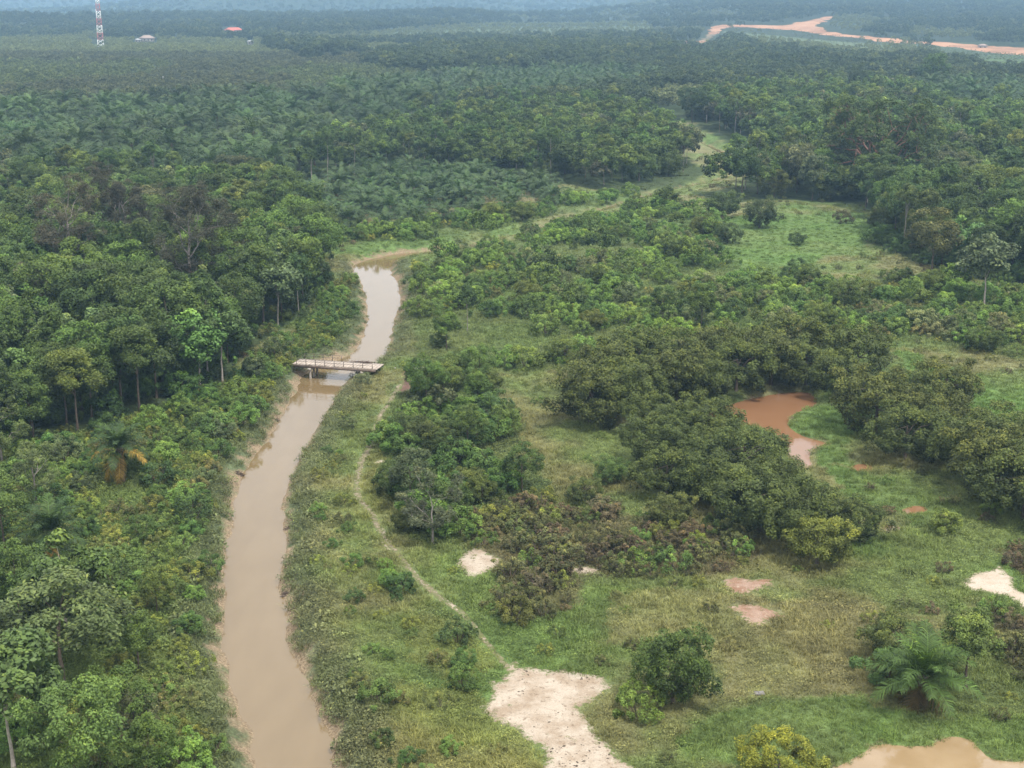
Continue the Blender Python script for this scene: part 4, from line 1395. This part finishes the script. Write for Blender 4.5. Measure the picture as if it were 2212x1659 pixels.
put('dense_tree', 1560, 470, 0.95, (0.046, 0.074, 0.026), 'dense dark tree left of the clearing top', 1)
ring = [(1275, 915), (1330, 905), (1395, 880), (1460, 868), (1520, 868), (1590, 846), (1665, 832), (1740, 832), (1820, 858), (1300, 850), (1380, 830), (1450, 815), (1530, 812), (1610, 800), (1690, 790), (1770, 798), (1850, 815)]
for i, (a, b) in enumerate(ring):
    put('dense_tree', a, b, random.uniform(0.9, 1.2), None if i % 3 else (0.060, 0.076, 0.021),
        f'olive dense tree north of the orange-brown pond, {nth((i if i < 9 else i - 9) + 1)} from the left in the {"front" if i < 9 else "back"} row' if i else 'olive dense tree at the left end of the pond ring', i % 3)
east = [(1890, 935), (1955, 992), (2030, 965), (1960, 900), (2040, 890), (2075, 1020), (2150, 1072), (2210, 1120), (2240, 1050), (2165, 1010), (2290, 1150)]
for i, (a, b) in enumerate(east):
    put('dense_tree', a, b, random.uniform(0.88, 1.2), None if i % 2 else (0.060, 0.074, 0.021), f'olive dense tree east of the orange-brown pond, {ORD[i]} to the water', (i + 1) % 3)
south = [(1470, 1020), (1535, 1012), (1605, 1040), (1672, 1092), (1735, 1135), (1440, 1070), (1510, 1085), (1580, 1105), (1640, 1150), (1705, 1180), (1852, 1165), (1408, 945), (1460, 968), (1528, 962), (1418, 1010)]
for i, (a, b) in enumerate(south):
    put('dense_tree', a, b, random.uniform(0.72, 0.94) * (0.7 if i == 10 else 1), None if i % 2 else (0.046, 0.066, 0.021), f'olive dense tree below the orange-brown pond, {ORD[i]} to the water', i % 3)
put('dense_tree', 1765, 1218, 0.72, (0.088, 0.108, 0.026), 'yellow-green creeper-covered tree at the tip of the pond trees', 1)
put('dense_tree', 1320, 1045, 0.45, (0.066, 0.112, 0.036), 'fresh green small tree left of the pond trees', 0)
put('dense_tree', 1262, 1085, 0.4, (0.054, 0.074, 0.026), 'small dark tree standing among the grass below the copse', 2)
put('dense_tree', 1445, 1135, 0.52, (0.062, 0.078, 0.026), 'small olive tree at the left foot of the pond trees', 1)
put('bush', 1505, 1180, 0.55, (0.120, 0.160, 0.030), 'bright lime-green bush in the brown scrub', 1)
put('bush', 1115, 1345, 0.8, (0.085, 0.095, 0.030), 'olive bush with yellow tips below the small sand patch', 2)
put('young_oil_palm', 985, 802, 0.75, (0.070, 0.120, 0.040), 'bright young palm in the scrub right of the footbridge', 0)
for i, (a, b) in enumerate([(690, 508), (752, 490), (832, 500), (895, 486), (958, 482), (1032, 472), (1108, 455), (1195, 440), (790, 462), (870, 452), (655, 478), (600, 455), (930, 448), (1000, 440)]):
    put('oil_palm', a, b, random.uniform(0.82, 0.98) * (0.8 if i == 0 else 1), (0.038, 0.068, 0.029), f'dark oil palm fringing the river bend, {ORD[i]} to it', 3)

for a, b, rr in ((262, 1045, 3.6), (268, 1085, 3.2), (112, 1200, 3.4), (118, 1245, 2.6), (1990, 1520, 4.2), (1985, 1565, 3.0)):
    p = drop(a, b)
    EXP.append((p[0], p[1], rr))
# woods, scrub and plantation, zone by zone: kind mix, spacing, scale range
FILL = {
    'wood': (4.7, [('broadleaf_tree', .56), ('large_leaf_tree', .17), ('slender_tree', .10), ('feathery_tree', .09), ('bush', .08)], (0.62, 1.28)),
    'mid': (5.6, [('broadleaf_tree', .62), ('slender_tree', .20), ('dense_tree', .10), ('bush', .08)], (0.75, 1.08)),
    'right': (6.2, [('broadleaf_tree', .62), ('slender_tree', .12), ('large_leaf_tree', .12), ('dense_tree', .14)], (0.85, 1.30)),
    'scrub': (3.0, [('bush', .74), ('low_shrub', .17), ('broadleaf_tree', .04), ('dense_tree', .05)], (0.45, 1.35)),
    'copse': (3.0, [('bush', .62), ('broadleaf_tree', .2), ('dense_tree', .18)], (0.8, 1.35)),
    'brown': (2.0, [('scrub_bush', .78), ('low_shrub', .22)], (0.4, 1.45)),
    'weeds': (2.3, [('low_shrub', .72), ('bush', .28)], (0.6, 1.1)),
    'verge': (2.6, [('low_shrub', .62), ('bush', .38)], (0.3, 0.85)),
    'field': (3.6, [('scrub_bush', .5), ('low_shrub', .5)], (0.35, 0.7)),
    'palms': (11.4, [('oil_palm', 1.0)], (0.95, 1.5)),
    'young': (7.0, [('young_oil_palm', .45), ('oil_palm', .4), ('bush', .15)], (0.8, 1.1)),
}
SMALL = {'scrub': {'broadleaf_tree': 0.55, 'dense_tree': 0.55}, 'copse': {'broadleaf_tree': 0.5, 'dense_tree': 0.45}}
EXPA = np.array(EXP)
FILL['undergrowth'] = (3.8, [('bush', .7), ('low_shrub', .3)], (0.8, 1.5))
KEEP = {'undergrowth': 0.8, 'field': 0.3, 'scrub': 0.80, 'brown': 0.9, 'weeds': 0.85, 'verge': 0.6}
r = np.random.default_rng(99)
for zn, (sp, mix, (s0, s1)) in FILL.items():
    ymax = 900 if zn in ('palms', 'right', 'mid') else 340 if zn == 'undergrowth' else 470
    gy, gx = np.meshgrid(np.arange(70, ymax, sp * 0.87), np.arange(-420, 420, sp), indexing='ij')
    gx = gx + (np.arange(gx.shape[0]) % 2)[:, None] * sp / 2
    j = 0.14 if zn == 'palms' else 0.36
    gx, gy = (gx + r.uniform(-j, j, gx.shape) * sp).ravel(), (gy + r.uniform(-j, j, gy.shape) * sp).ravel()
    m = np.abs(gx) < 0.42 * gy + 22
    gx, gy = gx[m], gy[m]
    gz = height(gx, gy)
    px, py = to_px(gx, gy, gz)
    big = zn in ('wood', 'mid', 'right', 'palms')
    if zn == 'undergrowth':
        EXPA_ = EXPA * (1, 1, 0.4)
    else:
        EXPA_ = EXPA
    ok = (np.isin(zone_of(px, py), ['wood', 'right', 'mid']) if zn == 'undergrowth' else (zone_of(px, py) == zn)) & (px > -90) & (px < 2300) & (py < (1900 if zn == 'weeds' else 1720)) & (r.random(len(gx)) < KEEP.get(zn, 0.94))
    rdd = river_d(gx, gy)
    ok &= (rdd > (4.5 if big else 2.4 if zn == 'weeds' else 3.2)) | ((gy > 320) & (rdd > 0.8) & (not big) & (zn != 'undergrowth'))
    if big:
        ok &= (gy < 380) | (rdd > 11)
    for P in BARE:
        ok &= sdf(P, gx, gy) > (1.0 if zn in ('brown', 'field') else 1.8)
    for P in BRIGHT[:2] + BRIGHT[3:4] + BRIGHT[2:3]:
        ok &= ~inside(P, px, py) | (r.random(len(gx)) < 0.03)
    for P in (POND_A, POND_B):
        ok &= sdf(P, gx, gy) > 2.0
    ok &= ~((gx > b0[0] - 0.5) & (gx < b1[0] + 0.5) & (np.abs(gy - (b0[1] + (gx - b0[0]) * (b1[1] - b0[1]) / (b1[0] - b0[0]))) < 3.6))
    d2 = np.min(np.hypot(gx[:, None] - EXPA_[None, :, 0], gy[:, None] - EXPA_[None, :, 1]) / EXPA_[None, :, 2], 1)
    ok &= d2 > (0.95 if big else 1.05)
    if zn == 'scrub':
        ok &= (fbm(gx / 13, gy / 13, 77, 3) > 0.40)
    if zn == 'copse':
        ok &= (fbm(gx / 8, gy / 8, 78, 2) > 0.36)
    ii = np.nonzero(ok)[0]
    names = [m_[0] for m_ in mix]
    kk = r.choice(len(mix), len(ii), p=[m_[1] for m_ in mix])
    patchy = fbm(gx / 30, gy / 30, 33, 3)
    for i, k in zip(ii, kk):
        kind = names[k]
        tl = TINTS[kind]
        q = int(np.searchsorted(np.cumsum([t_[2] for t_ in tl]), np.clip(r.normal(patchy[i], 0.28), 0.001, 0.999)))
        q = min(q, len(tl) - 1)
        tint = np.array(tl[q][1]) * r.uniform(0.78, 1.4) * r.uniform(0.92, 1.08, 3)
        if zn == 'scrub':
            tint = tint * (1.35, 1.28, 1.15)
        s_ = r.uniform(s0, s1) * SMALL.get(zn, {}).get(kind, 1.0)
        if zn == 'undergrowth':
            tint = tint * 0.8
        if kind == 'bush' and big:
            s_ *= 1.5
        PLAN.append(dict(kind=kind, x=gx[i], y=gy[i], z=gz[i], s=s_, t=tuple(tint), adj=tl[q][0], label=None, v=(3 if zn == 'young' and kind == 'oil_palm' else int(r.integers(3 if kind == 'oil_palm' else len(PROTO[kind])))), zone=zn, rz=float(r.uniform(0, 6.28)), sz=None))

# which are individuals: per kind the 300 that show largest
size0 = {'bush': 3.5, 'low_shrub': 2.5, 'scrub_bush': 2.2, 'oil_palm': 10, 'young_oil_palm': 7}
by = {}
for d in PLAN:
    d['dist'] = math.sqrt(d['x'] ** 2 + d['y'] ** 2 + 2400)
    d['und'] = d['zone'] == 'undergrowth'
    d['big'] = (1e6 if d['label'] else 0) + (0.35 if d['und'] else 1) * d['s'] * size0.get(d['kind'], 8) / d['dist']
    by.setdefault(d['kind'], []).append(d)
MASS = []
GROUPNAME = {'wood': 'in the wood left of the river', 'mid': 'in the middle wood beyond the young palms', 'right': 'in the wood on the right', 'scrub': 'in the scrub right of the river', 'copse': 'in the copse beside the footpath',
             'brown': 'in the brown scrub', 'verge': 'between the river and the footpath', 'weeds': 'on the overgrown left bank', 'field': 'dotted over the grassland', 'palms': 'in the oil palm plantation', 'undergrowth': 'under the woodland trees', 'young': 'in the young palm clearing', 'single': 'standing out singly'}


def plant(d):
    kind = d['kind']
    o = link(kind, None, None, (d['x'], d['y'], d['z'] - 0.05), d['rz'], d['sz'] or d['s'])
    tag(o, d['label'], CAT[kind], f"{PHRASE[kind]}s {GROUPNAME[d['zone']]}" if not PHRASE[kind].endswith('bush') else f"{PHRASE[kind]}es {GROUPNAME[d['zone']]}")
    for nm, me, leafy in PROTO[kind][d['v'] % len(PROTO[kind])]:
        c = bpy.data.objects.new(nm, me)
        COL.objects.link(c)
        c.parent = o
        if leafy:
            c['tint'] = [float(x) for x in d['t']] + [1.0]
    return o


KEEPERS = []
for kind, L in by.items():
    L.sort(key=lambda d: -d['big'])
    KEEPERS += L[:296]
    MASS += L[296:]
# labels that single things out by their place beside a landmark
cells = {}
for d in KEEPERS:
    if d['label']:
        continue
    e = LMXY - (d['x'], d['y'])
    i = int(np.argmin(np.hypot(e[:, 0], e[:, 1]) / (LMXY[:, 1] + 40)))
    dx, dy = d['x'] - LMXY[i, 0], d['y'] - LMXY[i, 1]
    w = ('right of' if dx > 0 else 'left of') if abs(dx) > abs(dy) else ('beyond' if dy > 0 else 'in front of')
    d['cell'] = (d['kind'], d['adj'], w, i)
    d['near'] = math.hypot(dx, dy)
    cells.setdefault(d['cell'], []).append(d)
for (kind, adj, w, i), L in cells.items():
    L.sort(key=lambda d: d['near'])
    nm = LAND[i][0]
    for q, d in enumerate(L):
        if len(L) == 1:
            d['label'] = f'{adj} {PHRASE[kind]} {w} {nm}'
        elif q < len(ORD):
            d['label'] = f'{adj} {PHRASE[kind]} {w} {nm}, {ORD[q]} to it'
        else:
            d['label'] = f'{adj} {PHRASE[kind]} farther off {w} {nm}'
rows = {}
for d in KEEPERS:
    if d['kind'] == 'oil_palm' and d['zone'] == 'palms':
        rows.setdefault((round((d['y'] - 70) / (11.4 * 0.87)), d['x'] > 0.2 * d['y']), []).append(d)
for east_ in (False, True):
    for q, key in enumerate(sorted(k for k in rows if k[1] == east_)):
        for w, d in enumerate(sorted(rows[key], key=lambda d: d['x'])):
            d['label'] = f"oil palm in the {'right-hand ' if east_ else ''}plantation's {nth(q + 1)} row from the front, {nth(w + 1)} from the left"
for d in KEEPERS:
    plant(d)

# ---- near palms, frond by frond
M_YEL = (0.21, 0.145, 0.035)


def single_palm(px, py, h, L, nf, label, tint, yellow, seed, rz):
    r = np.random.default_rng(seed)
    p = drop(px, py)
    o = link('oil_palm', None, None, tuple(p), rz)
    tag(o, label, 'palm', 'single palms near by')
    link('trunk', palm_trunk(r, h, 0.36), o)
    kinds = []
    for e in (82, 68, 52, 34, 10, -40):
        V, F_, lv = frond(r, L, R(e), 30, 0.10, 1.1 if e > 0 else 0.8, 0.0 if e > 0 else 0.3)
        kinds.append(mesh_np('frond', V, quads_tris(F_), M_LEAF, {'lv': ('FLOAT', 'POINT', lv)}))
    for i in range(nf):
        u = (i + 0.5) / nf
        me = kinds[min(5, int(u * 6))]
        f = link('frond', me, o, (0, 0, h + 0.05 * (1 - u)), i * 2.39996 + r.normal(0, 0.08), r.uniform(0.85, 1.05) * (0.75 if u < 0.1 else 1))
        f.rotation_euler = (r.normal(0, 0.1), r.normal(0, 0.06), f.rotation_euler[2])
        t = np.array(tint) * r.uniform(0.85, 1.2)
        if u < 0.12:
            t = t * (1.5, 1.45, 1.0)
        a = (i * 2.39996 + rz) % 6.283
        if u > 0.80 and (abs(a - 4.71) < yellow):
            t = np.array(M_YEL) * r.uniform(0.7, 1.1) * (0.32 if px > 1000 else 1)
            f['label'] = 'withered yellow frond hanging down'
        f['tint'] = [float(x) for x in t] + [1.0]


single_palm(262, 1045, 3.9, 3.9, 38, 'dark palm with hanging yellow fronds on the left bank', (0.030, 0.056, 0.021), 1.5, 31, 0.4)
single_palm(112, 1200, 2.2, 4.1, 34, 'dark blue-green palm above the left bank nearer the bottom', (0.029, 0.055, 0.021), 0.25, 32, 1.1)
single_palm(1990, 1520, 2.0, 4.6, 42, 'green palm with withered lower fronds on the near right', (0.046, 0.084, 0.023), 2.4, 33, 2.0)

# ---- masses: what is past counting
def scatter(name, protos, P, S, ROT, IDX, T, label):
    coll = bpy.data.collections.new(name + '_kinds')
    for k, o in enumerate(protos):
        o.name = f'{name}_{k:02d}'
        coll.objects.link(o)
    n = len(P)
    me = bpy.data.meshes.new(name)
    me.vertices.add(n)
    me.vertices.foreach_set('co', np.asarray(P, np.float32).ravel())
    for nm, typ, data, fld in (('scl', 'FLOAT', S, 'value'), ('idx', 'INT', IDX, 'value'), ('rot', 'FLOAT_VECTOR', ROT, 'vector'),
                               ('tint', 'FLOAT_COLOR', np.c_[T, np.ones(n)], 'color')):
        a = me.attributes.new(nm, typ, 'POINT')
        a.data.foreach_set(fld, np.ascontiguousarray(data, dtype=np.int32 if typ == 'INT' else np.float32).ravel())
    o = link(name, me)
    tag(o, label, name.replace('_', ' '), kind='stuff')
    ng = bpy.data.node_groups.new(name, 'GeometryNodeTree')
    ng.interface.new_socket('Geometry', in_out='INPUT', socket_type='NodeSocketGeometry')
    ng.interface.new_socket('Geometry', in_out='OUTPUT', socket_type='NodeSocketGeometry')
    N, L = ng.nodes, ng.links
    gi, go = N.new('NodeGroupInput'), N.new('NodeGroupOutput')
    iop = N.new('GeometryNodeInstanceOnPoints')
    ci = N.new('GeometryNodeCollectionInfo')
    ci.inputs['Collection'].default_value = coll
    ci.inputs['Separate Children'].default_value = True
    ci.inputs['Reset Children'].default_value = True
    iop.inputs['Pick Instance'].default_value = True

    def na(nm, t):
        q = N.new('GeometryNodeInputNamedAttribute')
        q.data_type = t
        q.inputs['Name'].default_value = nm
        return q.outputs['Attribute']
    e2r = N.new('FunctionNodeEulerToRotation')
    L.new(na('rot', 'FLOAT_VECTOR'), e2r.inputs[0])
    L.new(gi.outputs[0], iop.inputs['Points'])
    L.new(ci.outputs[0], iop.inputs['Instance'])
    L.new(na('idx', 'INT'), iop.inputs['Instance Index'])
    L.new(e2r.outputs[0], iop.inputs['Rotation'])
    L.new(na('scl', 'FLOAT'), iop.inputs['Scale'])
    L.new(iop.outputs[0], go.inputs[0])
    md = o.modifiers.new('scatter', 'NODES')
    md.node_group = ng
    return o


def rotz(n, r, tilt=0.06):
    return np.stack([r.normal(0, tilt, n), r.normal(0, tilt, n), r.uniform(0, 6.28, n)], 1)


r = np.random.default_rng(5)
# far woods, plantation and rubber
FP = FARP['tree'] + FARP['palm'] + FARP['rubber']
P, S, I, T = [], [], [], []
for d in [d for d in MASS if CAT[d['kind']] in ('tree', 'palm')]:
    P.append((d['x'], d['y'], d['z'])); S.append(d['s'] * (1.05 if d['kind'] != 'dense_tree' else 0.8)); T.append(d['t'])
    I.append(r.integers(4, 6) if 'palm' in d['kind'] else r.integers(0, 4))
y = 480.0
fx, fy = [], []
while y < 7500:
    sp = 6.5 if y < 1200 else 6.5 + (y - 1200) * 0.006
    n = int(2 * (0.42 * y + 40) / sp)
    fx.append(np.linspace(-1, 1, n) * (0.42 * y + 40) + r.uniform(-.45, .45, n) * sp)
    fy.append(y + r.uniform(-.45, .45, n) * sp)
    y += sp * 0.9 if y < 1300 else sp * 1.7
fx, fy = np.concatenate(fx), np.concatenate(fy)
fz = height(fx, fy)
px, py = to_px(fx, fy, fz)
zn = zone_of(px, py)
palms_far = (zn == 'palms') & (fy > 895)
ok = (px > -80) & (px < 2290) & (np.isin(zn, ['far', 'rubber', 'greywood']) | palms_far | ((zn == 'right') & (fy > 898)))
ok &= sdf(EARTH, fx, fy) > 3
for Pq in BRIGHT[6:]:
    ok &= ~inside(Pq, px, py)
n1, n2 = fbm(fx / 90, fy / 220, 300, 3), fbm(fx / 25, fy / 25, 310, 2)
DARK = [[(570, 108), (780, 118), (790, 132), (700, 140), (600, 130)], [(1010, 118), (1200, 112), (1430, 108), (1500, 150), (1100, 178), (900, 172), (770, 165), (800, 150)], [(150, 40), (1000, 20), (1100, 50), (700, 84), (240, 86)],
        [(1560, 0), (2400, 0), (2400, 30), (1900, 40), (1600, 40)], [(2060, 60), (2400, 60), (2400, 104), (2140, 96)]]
dark = np.zeros(len(fx), bool)
for Pq in DARK:
    dark |= inside(Pq, px, py + 4 * (n2 - 0.5) * 8)
px2, py2 = to_px(fx, fy, fz + 9)
low = np.zeros(len(fx), bool)
for hh in (3, 6, 9, 12, 15):
    pxa, pya = to_px(fx, fy, fz + hh)
    low |= inside(EARTH_PX, pxa, pya)
for hx, hy, hh in ((505, 70, 30), (314, 90, 26), (541, 97, 9), (2122, 100, 14), (358, 184, 6)):
    low |= (np.abs(px - hx) < hh) & (py2 < hy) & (py > hy - 1)
low |= (np.abs(px - 214) < 14) & (py2 < 96) & (py > 96)
for i in np.nonzero(ok)[0]:
    z = zn[i]
    if z == 'rubber' and not dark[i]:
        t, k, s_ = (0.105, 0.130, 0.062), r.integers(6, 8), r.uniform(0.8, 1.0)
    elif z == 'greywood' and not dark[i]:
        t, k, s_ = (0.062, 0.074, 0.040), (r.integers(6, 8) if r.random() < 0.7 else r.integers(0, 4)), r.uniform(0.7, 1.0)
        if n1[i] > 0.58:
            t = (0.072, 0.098, 0.044)
    elif palms_far[i]:
        if r.random() < 0.5:
            continue
        t, k, s_ = (0.034, 0.062, 0.030), r.integers(4, 6), r.uniform(0.8, 1.05)
    else:
        if n1[i] > 0.60 and not dark[i]:
            t, k, s_ = (0.096, 0.120, 0.060), r.integers(6, 8), r.uniform(0.9, 1.1)
        else:
            t, k, s_ = (0.036, 0.056, 0.028), r.integers(0, 4), r.uniform(0.8, 1.35) * (1.2 if dark[i] else 1)
            if r.random() < 0.15:
                t = (0.06, 0.08, 0.034)
    if fy[i] > 2500:
        s_ *= 1 + (fy[i] - 2500) / 4000
    if low[i]:
        k, s_, t = r.integers(6, 8), 0.22, (0.07, 0.1, 0.045)
    P.append((fx[i], fy[i], fz[i] - 0.2)); S.append(s_); I.append(k); T.append(np.array(t) * r.uniform(0.8, 1.2))
scatter('far_forest', FP, P, S, rotz(len(P), r, 0.03), I, T, 'far forest, rubber and palm plantation merging into haze')

# shrubs past counting, on their own
ms = [d for d in MASS if CAT[d['kind']] == 'shrub']
if ms:
    ks = sorted({d['kind'] for d in ms})
    pr, st = [], {}
    for k in ks:
        st[k] = len(pr)
        for parts in PROTO[k]:
            pr.append(bpy.data.objects.new(k, parts[1][1]))
    scatter('shrubbery', pr, [(d['x'], d['y'], d['z']) for d in ms], [d['s'] for d in ms], np.array([(0, 0, d['rz']) for d in ms]),
            [st[d['kind']] + d['v'] for d in ms], [d['t'] for d in ms], 'mass of low shrubs between the larger bushes')

# ---- grass and weeds
GR = []


def grass_tuft(r, n, h, rad, w, lean=0.5):
    a, q = r.uniform(0, 2 * np.pi, n), np.sqrt(r.random(n)) * rad
    base = np.stack([np.cos(a) * q, np.sin(a) * q, np.full(n, -0.05)], 1)
    ld = r.normal(0, lean, (n, 2)) + np.stack([np.cos(a), np.sin(a)], 1) * 0.25
    H = h * r.uniform(0.55, 1.25, n)
    midp = base + np.c_[ld * 0.35 * H[:, None], H * 0.65]
    tip = base + np.c_[ld * 1.15 * H[:, None], H * 0.9]
    b = r.uniform(0, np.pi, n)
    wv = np.c_[np.cos(b), np.sin(b), np.zeros(n)] * w / 2
    V = np.stack([base - wv, base + wv, midp + wv * 0.9, midp - wv * 0.9, tip], 1).reshape(-1, 3)
    i = np.arange(n)[:, None] * 5
    lv = np.repeat(np.clip(0.45 + r.normal(0, 0.16, n), 0, 1), 5)
    return mesh_np('tuft', V, [i + np.array([[0, 1, 2, 3]]), i + np.array([[3, 2, 4]])], M_LEAF, {'lv': ('FLOAT', 'POINT', lv)})


def weed_tuft(r, n, h, rad, size, asp):
    a, q = r.uniform(0, 2 * np.pi, n), np.sqrt(r.random(n)) * rad
    c = np.stack([np.cos(a) * q, np.sin(a) * q, h * r.uniform(0.15, 1.0, n) * (1.1 - 0.6 * (q / rad) ** 2)], 1)
    nn = unit(Zup + r.normal(0, 0.55, (n, 3)))
    V, F_ = leaf_quads(c, nn, size, asp, r, 0.35)
    lv = np.repeat(np.clip(0.30 + 0.3 * c[:, 2] / h + r.normal(0, 0.14, n), 0, 1), 4)
    return mesh_np('weed', V, F_, M_LEAF, {'lv': ('FLOAT', 'POINT', lv)})


for k in range(3):
    GR.append(grass_tuft(np.random.default_rng(600 + k), 60, 0.19, 0.40, 0.026))
for k in range(2):
    GR.append(grass_tuft(np.random.default_rng(610 + k), 64, 0.36, 0.45, 0.03, 0.6))
for k in range(3):
    GR.append(weed_tuft(np.random.default_rng(620 + k), 90, 0.40, 0.5, 0.115, 0.45))
for k in range(2):
    GR.append(weed_tuft(np.random.default_rng(630 + k), 60, 0.5, 0.5, 0.19, 0.6))
GR = [bpy.data.objects.new('tuft', m_) for m_ in GR]
r = np.random.default_rng(8)
xs_, ys_, ss_ = [], [], []
y = 76.0
while y < 440:
    dist = math.hypot(y, CAM_H)
    sp = max(0.36, 0.0043 * dist)
    wd = 0.40 * y + 15
    n = int(2 * wd / sp)
    xs_.append(np.linspace(-wd, wd, n) + r.uniform(-.5, .5, n) * sp)
    ys_.append(y + r.uniform(-.5, .5, n) * sp)
    ss_.append(np.full(n, sp))
    y += sp
gx, gy, gs = np.concatenate(xs_), np.concatenate(ys_), np.concatenate(ss_)
px, py = to_px(gx, gy, 0 * gx)
m = (px > -30) & (px < 2242) & (py < 1700)
gx, gy, gs, px, py = gx[m], gy[m], gs[m], px[m], py[m]
rd = river_d(gx, gy)
zn = zone_of(px, py)
ok = rd > 0.3 + 1.0 * r.random(len(gx)) ** 2 + 1.3 * sstep(0.5, 0.68, fbm(gx / 5, gy / 5, 444, 3))
for Pq in (POND_A, POND_B, PUD1, PUD2, PUD3):
    ok &= sdf(Pq, gx, gy) > 0.1
for Pq in BARE[:-4]:
    d = sdf(Pq, gx, gy)
    ok &= (d > -0.05) | ((r.random(len(gx)) < 0.035) & (d > -9)) | ((d > -1.3) & (r.random(len(gx)) < 0.30 * (1.3 + d)))
for Pq in BARE[-4:]:
    ok &= (sdf(Pq, gx, gy) > 0.12) | (r.random(len(gx)) < 0.07)
wooded = np.isin(zn, ['wood', 'mid', 'right', 'palms', 'far', 'rubber', 'greywood'])
ok &= ~wooded | (r.random(len(gx)) < 0.3)
gx, gy, gs, px, py, rd, zn = [q[ok] for q in (gx, gy, gs, px, py, rd, zn)]
gz = height(gx, gy)
t = turf_tint(gx, gy, px, py, zn, rd) * r.uniform(0.85, 1.35, len(gx))[:, None]
nb_ = fbm(gx / 5, gy / 5, 400, 3)
weedy = np.isin(zn, ['weeds', 'scrub', 'copse']) | (rd < 4)
brt = np.zeros(len(gx), bool)
for Pq in BRIGHT:
    brt |= inside(Pq, px, py)
u = r.random(len(gx))
idx = np.where(weedy, np.where(u < 0.45, r.integers(5, 8, len(gx)), np.where((u < 0.50) & (gy < 150), r.integers(8, 10, len(gx)), r.integers(0, 5, len(gx)))),
               np.where(u < 0.70, r.integers(0, 3, len(gx)), np.where(nb_ > 0.52, r.integers(3, 5, len(gx)), r.integers(5, 8, len(gx)))))
idx = np.where(brt, r.integers(0, 5, len(gx)), idx)
sc_ = np.clip(gs / 0.42, 0.85, 1.5) * r.uniform(0.7, 1.25, len(gx)) * (0.75 + 0.6 * nb_)
sc_ = np.where(weedy, sc_ * 1.15, sc_)
sc_ = np.minimum(sc_, np.where(weedy, 1.7, 1.5)) * np.where(brt, 0.8, 1.0)
onbare = np.zeros(len(gx), bool)
for Pq in BARE:
    onbare |= inside(Pq, gx, gy)
sc_ = np.where(onbare, r.uniform(0.15, 0.5, len(gx)) * sc_, sc_)
t = np.where((idx >= 5)[:, None], t * 0.85, t)
print('grass', len(gx), 'mass', len(MASS), 'keep', len(KEEPERS), {k: len(v) for k, v in by.items()}, 'far', len(P))
scatter('grass', GR, np.stack([gx, gy, gz], 1), sc_, rotz(len(gx), r, 0.12), idx, t, 'rough grass and weeds covering the open ground')

# ------------------------------------------------------------------ haze
zt = float(ZZ.max()) + 40
hz = MB().box((0, 4650, (zt - 8) / 2), (10600, 10300, zt + 8))
m, nt, b = new_mat('haze_air')
nt.nodes.remove(b)
pv = nt.nodes.new('ShaderNodeVolumePrincipled')
pv.inputs['Color'].default_value = (0.42, 0.70, 1.0, 1)
pv.inputs['Density'].default_value = HAZE_DENSITY
pv.inputs['Anisotropy'].default_value = 0.1
nt.links.new(pv.outputs[0], nt.nodes['Material Output'].inputs['Volume'])
tag(link('haze', hz.mesh('haze', m)), 'blue haze over the far forest', 'haze', kind='stuff')
